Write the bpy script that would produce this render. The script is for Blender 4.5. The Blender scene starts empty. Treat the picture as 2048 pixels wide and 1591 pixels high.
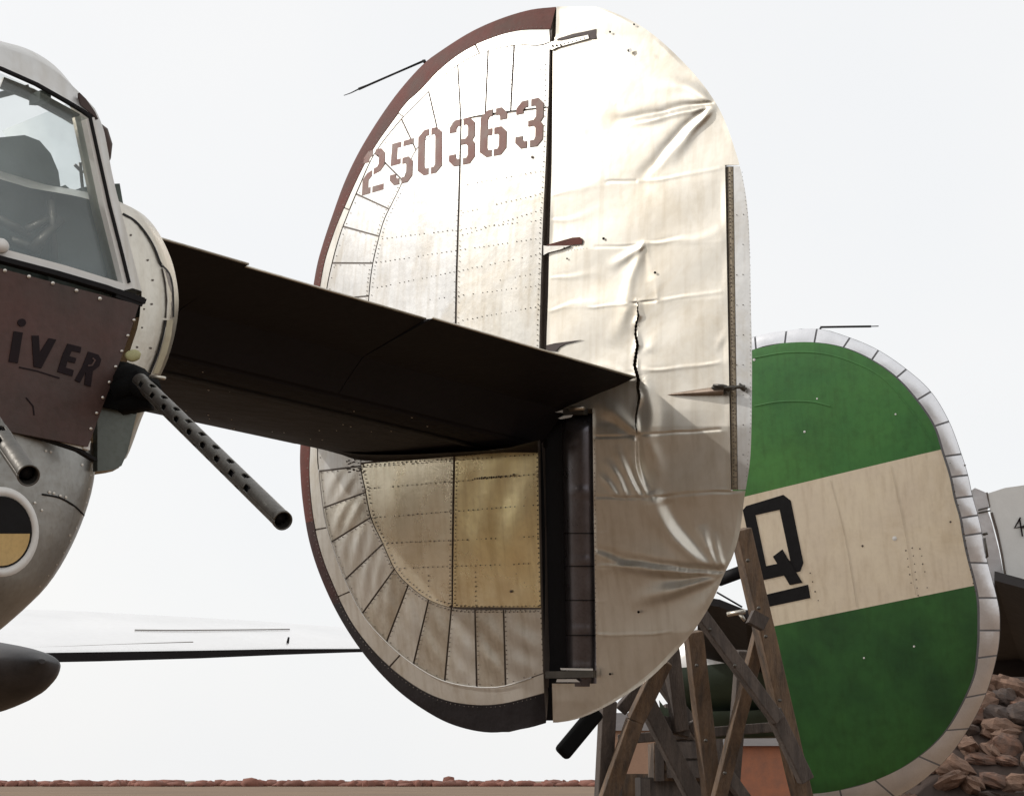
import bpy, bmesh, math, random
import numpy as np
from mathutils import Vector
from mathutils.geometry import tessellate_polygon
random.seed(7); np.random.seed(7)
SC = bpy.context.scene
COL = SC.collection
# ------------------------------------------------------------------ camera
CX, CY, FP = 1024.0, 795.5, 3590.0          # measured on the 2048 px photograph
HOR = 1560.0                                # horizon row
PITCH = math.atan((HOR-CY)/FP)
CAMH = 1.7
cam = bpy.data.cameras.new('camera'); camo = bpy.data.objects.new('camera', cam); COL.objects.link(camo)
cam.sensor_width = 36.0; cam.lens = FP/2048*36
cam.clip_start = 0.05; cam.clip_end = 6000
camo.location = (0, 0, CAMH); camo.rotation_euler = (math.pi/2+PITCH, 0, 0)
SC.camera = camo
# ------------------------------------------------------------------ world, sun
SUN_DIR = Vector((-0.77, 0.20, 0.60)).normalized()       # towards the sun
el = math.asin(SUN_DIR.z); az = math.atan2(SUN_DIR.x, SUN_DIR.y)
W = bpy.data.worlds.new('World'); SC.world = W; W.use_nodes = True
nt = W.node_tree; nt.nodes.clear()
out = nt.nodes.new('ShaderNodeOutputWorld'); bg = nt.nodes.new('ShaderNodeBackground')
sky = nt.nodes.new('ShaderNodeTexSky'); sky.sky_type = 'NISHITA'; sky.sun_disc = False
sky.sun_elevation = el; sky.sun_rotation = az; sky.dust_density = 4.0; sky.air_density = 1.0
bg.inputs['Strength'].default_value = 0.10
# bright even overcast veil over the clear sky
veil = nt.nodes.new('ShaderNodeMix'); veil.data_type = 'RGBA'; veil.inputs[0].default_value = 0.90
skn = nt.nodes.new('ShaderNodeTexNoise'); skn.inputs['Scale'].default_value = 3.0; skn.inputs['Detail'].default_value = 5; skt = nt.nodes.new('ShaderNodeTexCoord')
skr = nt.nodes.new('ShaderNodeValToRGB'); skr.color_ramp.elements[0].position = .3; skr.color_ramp.elements[1].position = .7
skr.color_ramp.elements[0].color = (9.6, 9.75, 9.9, 1); skr.color_ramp.elements[1].color = (10.2, 10.15, 10.05, 1)
nt.links.new(skt.outputs['Generated'], skn.inputs['Vector']); nt.links.new(skn.outputs['Fac'], skr.inputs[0]); nt.links.new(skr.outputs[0], veil.inputs[7])
nt.links.new(sky.outputs[0], veil.inputs[6]); nt.links.new(veil.outputs[2], bg.inputs[0]); nt.links.new(bg.outputs[0], out.inputs[0])
sl = bpy.data.lights.new('sun', 'SUN'); sl.energy = 2.05; sl.angle = math.radians(1.2); sl.color = (1.0, 0.965, 0.92)
so = bpy.data.objects.new('sun', sl); COL.objects.link(so); so.rotation_euler = SUN_DIR.to_track_quat('Z', 'Y').to_euler()
so.location = (0, 0, 30)
SC.view_settings.view_transform = 'Standard'; SC.view_settings.look = 'None'
SC.view_settings.exposure = 0.0; SC.view_settings.gamma = 1.0; SC.view_settings.use_curve_mapping = False

# ------------------------------------------------------------------ frames
def c2w(v):
    v = np.asarray(v, float); c, s = math.cos(PITCH), math.sin(PITCH)
    return np.stack([v[..., 0], -v[..., 2]*c - v[..., 1]*s, -v[..., 2]*s + v[..., 1]*c + CAMH], -1)
def ray(x, y):
    x = np.asarray(x, float); y = np.asarray(y, float)
    return np.stack([(x-CX)/FP, (CY-y)/FP, -np.ones_like(x+y)], -1)
def nrm(v): v = np.asarray(v, float); return v/np.linalg.norm(v)
F = nrm((-3474, -435, -3590)); S = np.array((3842, -1009, -3590.)); S = nrm(S - F*np.dot(S, F)); U = np.cross(S, F)
if U[1] < 0: U = -U
def AC(a, s, u): return c2w(np.multiply.outer(np.asarray(a, float), F)+np.multiply.outer(np.asarray(s, float), S)+np.multiply.outer(np.asarray(u, float), U))
def onS(x, y, s):              # measured point on a plane across the span -> aircraft a,u
    d = ray(x, y); t = s/(d@S); P = d*t[..., None]; return P@F, P@U
def onA(x, y, a):
    d = ray(x, y); t = a/(d@F); P = d*t[..., None]; return P@S, P@U
def at(x, y, depth): return c2w(ray(x, y)*depth)

# ------------------------------------------------------------------ materials
def mat(name, base, rough=0.5, metal=0.0, var=0.15, scale=3.0, bump=0.0, bscale=40.0, base2=None, stretch=None, streak=0.0, spec=0.5, coat=0.0):
    m = bpy.data.materials.new(name); m.use_nodes = True; n = m.node_tree.nodes; l = m.node_tree.links
    p = n['Principled BSDF']; p.inputs['Roughness'].default_value = rough; p.inputs['Metallic'].default_value = metal
    p.inputs['Specular IOR Level'].default_value = spec; p.inputs['Coat Weight'].default_value = coat
    tc = n.new('ShaderNodeTexCoord'); mp = n.new('ShaderNodeMapping'); l.new(tc.outputs['Object'], mp.inputs[0])
    if stretch: mp.inputs['Scale'].default_value = stretch
    nz = n.new('ShaderNodeTexNoise'); nz.inputs['Scale'].default_value = scale; nz.inputs['Detail'].default_value = 6; nz.inputs['Roughness'].default_value = .62
    l.new(mp.outputs[0], nz.inputs['Vector'])
    cr = n.new('ShaderNodeValToRGB'); cr.color_ramp.elements[0].position = .32; cr.color_ramp.elements[1].position = .68
    b = np.array(base); b2 = np.array(base2) if base2 is not None else b*(1-var)
    cr.color_ramp.elements[0].color = (*b2, 1); cr.color_ramp.elements[1].color = (*b, 1)
    l.new(nz.outputs['Fac'], cr.inputs[0])
    src = cr.outputs[0]
    # fine speckle of dirt
    n2 = n.new('ShaderNodeTexNoise'); n2.inputs['Scale'].default_value = scale*14; n2.inputs['Detail'].default_value = 3
    l.new(tc.outputs['Object'], n2.inputs['Vector'])
    mx = n.new('ShaderNodeMix'); mx.data_type = 'RGBA'; mx.blend_type = 'MULTIPLY'; mx.inputs[0].default_value = .5*min(1, var*3)
    rr = n.new('ShaderNodeValToRGB'); rr.color_ramp.elements[0].position = .3; rr.color_ramp.elements[0].color = (.72, .70, .66, 1); rr.color_ramp.elements[1].position = .55
    l.new(n2.outputs['Fac'], rr.inputs[0]); l.new(src, mx.inputs[6]); l.new(rr.outputs[0], mx.inputs[7]); src = mx.outputs[2]
    if streak:
        m3 = n.new('ShaderNodeMapping'); m3.inputs['Scale'].default_value = (26, 26, 1.6); l.new(tc.outputs['Object'], m3.inputs[0])
        n3 = n.new('ShaderNodeTexNoise'); n3.inputs['Scale'].default_value = 1.0; n3.inputs['Detail'].default_value = 5; l.new(m3.outputs[0], n3.inputs['Vector'])
        r3 = n.new('ShaderNodeValToRGB'); r3.color_ramp.elements[0].position = .30; r3.color_ramp.elements[0].color = (.62, .55, .45, 1); r3.color_ramp.elements[1].position = .52
        l.new(n3.outputs['Fac'], r3.inputs[0]); mx3 = n.new('ShaderNodeMix'); mx3.data_type = 'RGBA'; mx3.blend_type = 'MULTIPLY'; mx3.inputs[0].default_value = streak
        l.new(src, mx3.inputs[6]); l.new(r3.outputs[0], mx3.inputs[7]); src = mx3.outputs[2]
        n4 = n.new('ShaderNodeTexNoise'); n4.inputs['Scale'].default_value = 1.7; n4.inputs['Detail'].default_value = 8; n4.inputs['Roughness'].default_value = .7; n4.inputs['Distortion'].default_value = .6
        l.new(tc.outputs['Object'], n4.inputs['Vector']); r4 = n.new('ShaderNodeValToRGB'); r4.color_ramp.elements[0].position = .36; r4.color_ramp.elements[0].color = (.70, .60, .44, 1); r4.color_ramp.elements[1].position = .50
        l.new(n4.outputs['Fac'], r4.inputs[0]); mx4 = n.new('ShaderNodeMix'); mx4.data_type = 'RGBA'; mx4.blend_type = 'MULTIPLY'; mx4.inputs[0].default_value = streak*1.2
        l.new(src, mx4.inputs[6]); l.new(r4.outputs[0], mx4.inputs[7]); src = mx4.outputs[2]
    l.new(src, p.inputs['Base Color'])
    mr = n.new('ShaderNodeMapRange'); mr.inputs[3].default_value = max(0.05, rough-.08); mr.inputs[4].default_value = min(1, rough+.12)
    l.new(nz.outputs['Fac'], mr.inputs[0]); l.new(mr.outputs[0], p.inputs['Roughness'])
    if bump:
        nb = n.new('ShaderNodeTexNoise'); nb.inputs['Scale'].default_value = bscale; nb.inputs['Detail'].default_value = 4
        l.new(mp.outputs[0], nb.inputs['Vector'])
        bp = n.new('ShaderNodeBump'); bp.inputs['Strength'].default_value = bump; bp.inputs['Distance'].default_value = .01
        l.new(nb.outputs['Fac'], bp.inputs['Height']); l.new(bp.outputs[0], p.inputs['Normal'])
    return m
M = {}
M['alu'] = mat('bare_aluminium', (.63, .62, .60), .40, .62, .12, 2.2, .25, 9, streak=.34)
M['alu_y'] = mat('ground_glow_aluminium', (.97, .85, .50), .26, .70, .16, 2.6, .3, 6, base2=(.80, .70, .47), streak=.35)  # yellow reflection of the sunlit ground put into the metal's colour
M['alu_cl'] = mat('polished_skin_with_bounce', (.95, .89, .72), .26, .72, .12, 3, .25, 6, streak=.3)  # polished cream skin, base brightened to carry the ground bounce
M['alu_c'] = mat('cream_aluminium', (.69, .66, .60), .37, .66, .12, 3, .25, 8, streak=.36)
M['alu_g'] = mat('dull_aluminium', (.64, .60, .52), .33, .86, .2, 4, .3, 12, streak=.30)
M['dope'] = mat('silver_doped_fabric', (.70, .655, .575), .43, .86, .10, 2.0, .08, 14, streak=.26)
M['seam'] = mat('dark_seam_metal', (.16, .13, .11), .6, .3, .3, 6)
M['boot'] = mat('red_brown_rubber', (.15, .040, .030), .65, 0, .4, 5, .3, 20, base2=(.085, .034, .022), spec=.2)
M['boot_d'] = mat('dark_shaded_rubber', (.018, .013, .015), .6, 0, .4, 5, .3, 20, spec=.25)  # boot rubber darkened for the shade at the bottom
M['black'] = mat('black_paint', (.012, .011, .012), .7, 0, .4, 5, .3, 15, spec=.2)
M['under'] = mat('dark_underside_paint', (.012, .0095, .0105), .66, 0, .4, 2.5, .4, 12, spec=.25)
M['edge'] = mat('brown_dark_edge', (.07, .04, .032), .6, 0, .4, 5)
M['gun'] = mat('gun_steel', (.13, .12, .105), .42, .7, .35, 12, .2, 50)
M['hole'] = mat('hole_black', (.006, .006, .006), .9, 0, .1, 5, spec=.08)
M['rivet'] = mat('dark_rivet', (.13, .10, .08), .5, .4, .3, 20)
M['rivet_l'] = mat('light_rivet', (.7, .66, .6), .35, .7, .2, 20)
M['number'] = mat('faded_red_paint', (.23, .075, .055), .6, 0, .4, 9, base2=(.21, .13, .10))
M['plate'] = mat('maroon_armour_paint', (.095, .045, .038), .5, 0, .35, 4, .3, 14, base2=(.062, .042, .036), spec=.35, streak=.3)
M['letter'] = mat('dark_hand_lettering', (.016, .008, .010), .7, 0, .4, 12, spec=.2)
M['white'] = mat('white_paint', (.78, .77, .74), .45, 0, .08, 4)
M['cream'] = mat('cream_paint', (.80, .69, .52), .5, 0, .10, 2.5, .1, 12, base2=(.72, .61, .47), streak=.25)
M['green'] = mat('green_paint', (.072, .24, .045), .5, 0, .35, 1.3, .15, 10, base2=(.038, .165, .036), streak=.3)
M['strip'] = mat('pale_leading_edge', (.84, .84, .86), .30, .8, .12, 6, .2, 12)
M['wood'] = mat('weathered_timber', (.20, .13, .08), .8, 0, .4, 3, .6, 22, base2=(.075, .055, .042), streak=.5, stretch=(6, 6, .8))
M['wood_d'] = mat('dark_timber', (.12, .095, .08), .85, 0, .4, 3, .6, 22, base2=(.05, .04, .035), stretch=(6, 6, .8))
M['olive'] = mat('dark_olive_paint', (.03, .05, .028), .6, 0, .4, 3)
M['ground'] = mat('brown_airfield_ground', (.20, .125, .068), .95, 0, .3, .05, .3, 2, base2=(.13, .078, .043))
M['brick'] = mat('orange_brick', (.36, .14, .075), .85, 0, .3, 2, .3, 12, base2=(.24, .11, .07))
M['plaster'] = mat('peach_plaster', (.40, .25, .17), .85, 0, .2, 1)
M['roof'] = mat('slate_roof', (.10, .085, .08), .8, 0, .3, 2)
M['stone'] = mat('brown_stone', (.22, .115, .075), .9, 0, .4, 3, .7, 18, base2=(.11, .075, .06))
M['stone2'] = mat('grey_brown_stone', (.11, .075, .058), .9, 0, .4, 3, .7, 18, base2=(.07, .055, .05))
M['stone3'] = mat('pale_stone', (.24, .145, .10), .9, 0, .4, 3, .7, 18, base2=(.14, .085, .06))
M['earth'] = mat('dark_earth', (.08, .055, .045), .95, 0, .4, 2, .6, 8)
M['yellow'] = mat('ochre_reflection', (.62, .42, .16), .5, 0, .25, 8)
M['leaf'] = mat('far_foliage', (.07, .055, .035), .9, 0, .4, .3)
M['cloth'] = mat('grey_green_canvas', (.10, .125, .115), .85, 0, .3, 8, .5, 30)
g = bpy.data.materials.new('window_glass'); g.use_nodes = True; n = g.node_tree.nodes; l = g.node_tree.links
for q in list(n): n.remove(q)
o_ = n.new('ShaderNodeOutputMaterial'); tr = n.new('ShaderNodeBsdfTransparent'); gl = n.new('ShaderNodeBsdfGlossy'); df = n.new('ShaderNodeBsdfDiffuse')
tr.inputs[0].default_value = (.95, .985, .985, 1); gl.inputs['Roughness'].default_value = .12; df.inputs[0].default_value = (.70, .83, .86, 1)
fr = n.new('ShaderNodeFresnel'); fr.inputs[0].default_value = 1.5; mxs = n.new('ShaderNodeMixShader'); m2 = n.new('ShaderNodeMixShader')
nz = n.new('ShaderNodeTexNoise'); nz.inputs['Scale'].default_value = 3.5; nz.inputs['Detail'].default_value = 4
mr = n.new('ShaderNodeMapRange'); mr.inputs[3].default_value = .08; mr.inputs[4].default_value = .36; l.new(nz.outputs['Fac'], mr.inputs[0])
l.new(mr.outputs[0], m2.inputs[0]); l.new(tr.outputs[0], m2.inputs[1]); l.new(df.outputs[0], m2.inputs[2])
l.new(fr.outputs[0], mxs.inputs[0]); l.new(m2.outputs[0], mxs.inputs[1]); l.new(gl.outputs[0], mxs.inputs[2]); l.new(mxs.outputs[0], o_.inputs[0])
M['glass'] = g

# ------------------------------------------------------------------ object helpers
def thing(name, loc, label, cat, group=None, kind=None):
    o = bpy.data.objects.new(name, None); COL.objects.link(o); o.location = loc; o.empty_display_size = .3
    o['label'] = label; o['category'] = cat
    if group: o['group'] = group
    if kind: o['kind'] = kind
    return o
def base_of(p):
    v = np.zeros(3)
    while p is not None: v = v+np.array(p.location); p = p.parent
    return v
def mesh(name, V, Fc, m, parent=None, smooth=True, kind=None, label=None, mi=None):
    V = np.asarray(V, float).reshape(-1, 3) - base_of(parent)
    me = bpy.data.meshes.new(name); me.from_pydata(V.tolist(), [], [tuple(int(i) for i in f) for f in Fc]); me.update()
    for q in (m if isinstance(m, (list, tuple)) else [m]): me.materials.append(q)
    me.polygons.foreach_set('use_smooth', [smooth]*len(me.polygons))
    if mi is not None: me.polygons.foreach_set('material_index', mi)
    bm = bmesh.new(); bm.from_mesh(me); bmesh.ops.recalc_face_normals(bm, faces=bm.faces); bm.to_mesh(me); bm.free()
    o = bpy.data.objects.new(name, me); COL.objects.link(o)
    if parent: o.parent = parent
    if kind: o['kind'] = kind
    if label: o['label'] = label
    return o
class MB:
    def __init__(s): s.V = []; s.F = []; s.n = 0; s.mi = []
    def add(s, V, Fc, mi=0):
        V = np.asarray(V, float).reshape(-1, 3); s.V.append(V); s.F += [tuple(int(i)+s.n for i in f) for f in Fc]; s.mi += [mi]*len(Fc); s.n += len(V)
    def grid(s, P, mask=None, mi=0):            # P (r,c,3)
        r, c = P.shape[:2]; i = np.arange(r*c).reshape(r, c)
        q = np.stack([i[:-1, :-1], i[:-1, 1:], i[1:, 1:], i[1:, :-1]], -1)
        if mask is not None: q = q[mask]
        s.add(P.reshape(-1, 3), q.reshape(-1, 4), mi)
    def box(s, p0, p1, w, h, up=(0, 0, 1), taper=1.0, mi=0):
        p0 = np.array(p0, float); p1 = np.array(p1, float); d = nrm(p1-p0); x = np.cross(d, up)
        x = nrm(x); y = np.cross(x, d); V = []
        for p, k in ((p0, 1), (p1, taper)):
            for a, b in ((-1, -1), (1, -1), (1, 1), (-1, 1)): V.append(p+x*a*w/2*k+y*b*h/2*k)
        s.add(V, [(0, 1, 2, 3), (7, 6, 5, 4), (0, 4, 5, 1), (1, 5, 6, 2), (2, 6, 7, 3), (3, 7, 4, 0)], mi)
    def tube(s, pts, rs, n=12, cap=True, mi=0):
        pts = [np.array(p, float) for p in pts]; R = []
        for i, p in enumerate(pts):
            d = nrm(pts[min(i+1, len(pts)-1)]-pts[max(i-1, 0)]); x = np.cross(d, (0.13, .2, .97)); x = nrm(x); y = np.cross(d, x)
            r = rs[i] if hasattr(rs, '__len__') else rs
            R.append([p+(x*math.cos(t)+y*math.sin(t))*r for t in np.linspace(0, 2*math.pi, n, endpoint=False)])
        V = np.array(R).reshape(-1, 3); Fc = []
        for i in range(len(pts)-1):
            for j in range(n): k = (j+1) % n; Fc.append((i*n+j, i*n+k, (i+1)*n+k, (i+1)*n+j))
        if cap: Fc += [tuple(range(n)), tuple((len(pts)-1)*n+j for j in range(n))]
        s.add(V, Fc, mi)
    def build(s, name, m, parent=None, **k):
        return mesh(name, np.concatenate(s.V), s.F, m, parent, mi=s.mi if isinstance(m, (list, tuple)) else None, **k)
def catmull(P, n=8):
    P = np.asarray(P, float); Q = np.vstack([2*P[0]-P[1], P, 2*P[-1]-P[-2]]); out = []
    for i in range(1, len(Q)-2):
        for t in np.linspace(0, 1, n, endpoint=False):
            a, b, c, d = Q[i-1:i+3]
            out.append(.5*((2*b)+(-a+c)*t+(2*a-5*b+4*c-d)*t*t+(-a+3*b-3*c+d)*t**3))
    out.append(P[-1]); return np.array(out)
class Curve:
    def __init__(s, P, smooth=True):
        s.P = catmull(P) if smooth else np.asarray(P, float)
        d = np.r_[0, np.cumsum(np.linalg.norm(np.diff(s.P, axis=0), axis=1))]; s.t = d/d[-1]; s.len = d[-1]
    def at(s, t): t = np.asarray(t, float); return np.stack([np.interp(t, s.t, s.P[:, k]) for k in range(s.P.shape[1])], -1)
    def near(s, p):
        t = np.linspace(0, 1, 1500); return t[np.argmin(((s.at(t)-np.asarray(p, float))**2).sum(-1))]
    def xaty(s, y): P = s.P[np.argsort(s.P[:, 1])]; return np.interp(y, P[:, 1], P[:, 0])
def poly_solid(mb, pts2, fn, th, inset=None, mi=0):    # closed outline -> thick plate; fn(x,y,off)->3D
    pts2 = np.asarray(pts2, float); n = len(pts2)
    A = fn(pts2[:, 0], pts2[:, 1], th); B = fn(pts2[:, 0], pts2[:, 1], 0.0)
    tri = tessellate_polygon([[Vector((p[0], p[1], 0)) for p in pts2]])
    Fc = [tuple(t) for t in tri]+[tuple(i+n for i in reversed(t)) for t in tri]+[(i, (i+1) % n, (i+1) % n+n, i+n) for i in range(n)]
    mb.add(np.vstack([A, B]), Fc, mi)
def stroke(pts, w):
    pts = np.asarray(pts, float); L = []; R = []
    for i in range(len(pts)):
        d = pts[min(i+1, len(pts)-1)]-pts[max(i-1, 0)]; d = d/np.linalg.norm(d); nn = np.array((-d[1], d[0]))
        L.append(pts[i]+nn*w/2); R.append(pts[i]-nn*w/2)
    return np.array(L+R[::-1])

# ================================================================== SETTING
gs = 3000
ground = mesh('ground', [(-gs, -60, 0), (gs, -60, 0), (gs, gs*1.9, 0), (-gs, gs*1.9, 0)], [(0, 1, 2, 3)], M['ground'], kind='structure')

# ================================================================== MAIN BOMBER
SF = 5.65
bom = thing('bomber', (1.0, 9.0, 0.0), 'nearest bare metal bomber tail with twin guns, explosion creased rudder and serial 250363', 'aircraft')
# --- outline of fin and rudder, measured
FIN_L = [(1112, 14), (1060, 20), (1000, 38), (940, 65), (880, 103), (845, 130), (800, 180), (760, 235), (720, 300), (690, 362), (665, 430), (645, 490), (632, 540), (620, 620), (610, 720), (604, 800), (601, 880), (600, 930), (605, 1000), (618, 1080), (642, 1155), (680, 1235), (730, 1310), (790, 1375), (850, 1420), (910, 1450), (980, 1464), (1050, 1456), (1100, 1443)]
RUD_R = [(1108, 13), (1150, 9), (1200, 16), (1250, 35), (1300, 65), (1350, 108), (1400, 162), (1435, 212), (1455, 256), (1470, 300), (1479, 330), (1490, 380), (1497, 440), (1500, 520), (1502, 620), (1504, 720), (1503, 850), (1500, 920), (1492, 975), (1488, 1000), (1480, 1060), (1466, 1110), (1447, 1150), (1425, 1200), (1395, 1250), (1350, 1305), (1300, 1355), (1250, 1390), (1200, 1418), (1150, 1438), (1100, 1446)]
cL = Curve(FIN_L); cR = Curve(RUD_R)
HINGE = [(1108, 14), (1102, 90), (1095, 300), (1087, 480), (1081, 700), (1079, 900), (1084, 1200), (1092, 1442)]
cH = Curve(HINGE)
def xl(y): P = cL.P[cL.P[:, 1] < 1464]; i = np.argmax(cL.P[:, 1]); P = cL.P[:i+1]; return np.interp(y, P[:, 1], P[:, 0])
def xr(y): return np.interp(y, cR.P[1:, 1][np.argsort(cR.P[1:, 1])], cR.P[1:, 0][np.argsort(cR.P[1:, 1])])
MPP = 8.3/FP
def H(x, y):
    x = np.asarray(x, float); y = np.asarray(y, float)
    L = xl(y); R = xr(y); ch = np.maximum(R-L, 1.0); c = np.clip((x-L)/ch, 0, 1)
    f = np.where(c < .33, np.sin(math.pi/2*np.clip(c/.33, 0, 1)**.62), 1-np.clip((c-.33)/.67, 0, 1)**1.5)
    v = np.clip((y-820)/640, 0, 1); vt = np.clip((500-y)/490, 0, 1)
    edge = np.clip(np.minimum(y-10, 1462-y)/60., 0, 1)**.5
    return .165*f*np.minimum(ch/900, 1)**.7*(1-.80*v**1.12)*(1-.35*vt**2)*edge
def BEND(x, y): return (.085+.070*np.clip((np.asarray(x, float)-1070)/120, 0, 1))*np.clip((np.asarray(y, float)-852)/610, 0, 1.05)**(1.25-.17*np.clip((np.asarray(x, float)-1070)/120, 0, 1))     # lower half tilted outboard, a shape made to mirror the brown ground
def FS(x, y, off=0.0):
    d = ray(x, y); t = (SF-H(x, y)-off+BEND(x, y))/(d@S); return c2w(d*t[..., None])
def FB(x, y):
    a, u = onS(x, y, SF+BEND(x, y)); return AC(a, 0*a, u)-0 + np.multiply.outer(SF+BEND(x, y)+H(x, y), c2w(S)-c2w((0, 0, 0.)))
# core body of the fixed fin
ys = np.r_[np.linspace(14.5, 60, 10), np.linspace(72, 1400, 110), np.linspace(1408, 1463, 12)]
tt = np.r_[0, .004, .015, .03, .06, np.linspace(.1, 1, 24)]
def xh(y): return np.where(y > 1442, 1092-(y-1442)*0.0, cH.xaty(y))
X0 = xl(ys); X1 = np.minimum(xh(ys), np.where(ys > 1440, 1092-(ys-1440)**1.3*1.25, 9999)); X1 = np.maximum(X1, X0+2)
X = X0[:, None]+(X1-X0)[:, None]*tt[None]; Y = np.repeat(ys[:, None], len(tt), 1)
mb = MB(); PF = FS(X, Y, -0.001); PB = FB(X, Y)
mb.grid(PF); mb.grid(PB); mb.grid(np.stack([PF[:, -1], PB[:, -1]], 1)); mb.grid(np.stack([PF[:, 0], PB[:, 0]], 1))
mb.grid(np.stack([PF[0], PB[0]], 1)); mb.grid(np.stack([PF[-1], PB[-1]], 1))
fin = mb.build('vertical_fin', M['seam'], bom)

def ruled(name, A, B, m, parent, fs=FS, off=.003, pillow=0.0, nu=14, nv=8, wob=0.0, gap=0.0, label=None, diag=0.0, skirt=.006):
    """skin panel between polylines A and B (same number of samples)"""
    u = np.linspace(0, 1, nu); v = np.linspace(0, 1, nv)
    a = Curve(A, False).at(u); b = Curve(B, False).at(u)
    L = np.linalg.norm(b-a, axis=1).mean(); g = gap/max(L, 1)
    v = g+(1-2*g)*v
    P = a[:, None]*(1-v[None, :, None])+b[:, None]*v[None, :, None]
    uu, vv = np.meshgrid(u, np.linspace(0, 1, nv), indexing='ij')
    o = off+pillow*np.sin(math.pi*uu)*np.sin(math.pi*vv)
    if diag: o = o+diag*np.sin((uu*1.0+vv*2.2+random.random())*math.pi*2)*np.sin(math.pi*uu)*np.sin(math.pi*vv)
    if wob: o = o+wob*np.sin(uu*7+vv*4+random.random()*6)*np.sin(math.pi*uu)*np.sin(math.pi*vv)
    G = fs(P[..., 0], P[..., 1], o)
    K = MB(); K.grid(G)
    ring = np.concatenate([G[0, :], G[1:, -1], G[-1, -2::-1], G[-2:0:-1, 0]])
    pr = np.concatenate([P[0, :], P[1:, -1], P[-1, -2::-1], P[-2:0:-1, 0]])
    lo = fs(pr[:, 0], pr[:, 1], off-skirt); K.grid(np.stack([np.vstack([ring, ring[:1]]), np.vstack([lo, lo[:1]])], 0))
    return K.build(name, m, parent, label=label)
def sub(c, t0, t1, n=16): return c.at(np.linspace(t0, t1, n))
# boot inner edge, seam line, inner rivet curve
BOOT = Curve([(1101, 58), (1040, 60), (985, 75), (930, 100), (880, 138), (840, 180), (812, 205), (790, 235), (750, 292), (720, 345), (690, 410), (665, 472), (645, 540), (632, 640), (624, 760), (620, 890), (618, 950), (625, 1030), (640, 1100), (662, 1160), (700, 1240), (750, 1305), (810, 1358), (870, 1393), (930, 1408), (1000, 1408), (1088, 1386)])
SEAM = Curve([(1101, 84), (1078, 91), (1030, 91), (960, 107), (900, 142), (850, 191), (800, 242), (750, 306), (720, 370), (695, 430), (680, 470), (665, 524), (652, 590), (643, 700), (637, 800), (635, 900), (638, 945), (650, 1036), (670, 1105), (695, 1170), (730, 1235), (780, 1290), (830, 1330), (885, 1360), (950, 1373), (1010, 1371), (1088, 1345)])
INN = Curve([(1098, 214), (1022, 222), (971, 229), (922, 240), (876, 262), (832, 300), (806, 362), (785, 405), (768, 440), (757, 478), (745, 530), (738, 590), (730, 720), (725, 850), (722, 932), (730, 977), (742, 1035), (765, 1085), (789, 1137), (816, 1168), (857, 1198), (903, 1214), (950, 1218), (1007, 1218), (1084, 1217)])
OUT = Curve(FIN_L[:-1]+[(1092, 1445)])
# leading-edge boot (wraps the edge) in long pieces
nb = 40
bt = np.linspace(0, 1, 160); bo = OUT.at(bt); bi = np.array([BOOT.at(BOOT.near(p)) for p in bo])
bi = Curve(np.vstack([BOOT.at(np.linspace(0, 1, 160))]), False).at(np.clip(np.maximum.accumulate([BOOT.near(p) for p in bo]), 0, 1)); bi[0] = BOOT.P[0]; bi[-1] = BOOT.P[-1]
vv = np.linspace(0, 1, 7)
ksp = int(np.argmin(((bo-(612, 1050))**2).sum(1))); ks2 = int(np.argmin(((bo-(665, 1205))**2).sum(1)))
M['boot_m'] = mat('half_shaded_rubber', (.07, .024, .02), .6, 0, .4, 4, .3, 20, base2=(.03, .017, .016), spec=.2)  # darker rubbers carry the dark ground's shade towards the bottom
Pb_all = bo[:, None]*(1-vv[None, :, None])+bi[:, None]*vv[None, :, None]
for (k0, k1, mB, lb) in ((0, ksp+1, M['boot'], None), (ksp, ks2+1, M['boot_m'], None), (ks2, len(bo), M['boot_d'], 'lower leading edge boot with shade in its colour')):
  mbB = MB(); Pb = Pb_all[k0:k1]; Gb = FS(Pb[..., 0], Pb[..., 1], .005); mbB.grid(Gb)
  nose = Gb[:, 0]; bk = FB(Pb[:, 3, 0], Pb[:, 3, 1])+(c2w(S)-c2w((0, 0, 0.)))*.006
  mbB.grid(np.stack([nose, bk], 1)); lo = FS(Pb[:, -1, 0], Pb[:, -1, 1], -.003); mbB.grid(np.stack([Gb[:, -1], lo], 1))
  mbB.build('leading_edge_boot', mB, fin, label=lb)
# edge strip panels between boot and seam
cuts = [0, .08, .19, .31, .43, .56, .665, .74, .83, 1.0]
for i in range(len(cuts)-1):
    t0, t1 = cuts[i]+.0008, cuts[i+1]-.0008
    A = sub(SEAM, t0, t1, 20); B = np.array([BOOT.at(BOOT.near(p)) for p in A])
    ruled('edge_strip_panel', A, B, M['alu_c'], fin, off=.0035, nu=24, nv=4, gap=1.2)
# radial panels between seam and inner curve: (outer point, inner point)
RAD = [((1101, 84), (1098, 214)), ((1030, 98), (1022, 222)), ((977, 104), (971, 229)), ((917, 132), (922, 240)), ((858, 184), (876, 262)), ((803, 238), (832, 300)), ((750, 306), (806, 362)), ((712, 388), (778, 418)), ((684, 452), (757, 472)), ((664, 526), (744, 526)), ((650, 600), (737, 592)), ((640, 760), (728, 750)),
       ((637, 942), (722, 932)), ((645, 1016), (724, 985)), ((661, 1084), (740, 1035)), ((688, 1160), (758, 1090)), ((724, 1226), (785, 1140)), ((772, 1284), (816, 1170)), ((826, 1330), (857, 1199)), ((889, 1362), (903, 1214)), ((954, 1373), (950, 1218)), ((1011, 1371), (1007, 1218)), ((1087, 1345), (1083, 1217))]
tS = [SEAM.near(a) for a, b in RAD]; tI = [INN.near(b) for a, b in RAD]
tS[0] = tI[0] = 0; tS[-1] = tI[-1] = 1
pmats = {}
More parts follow.
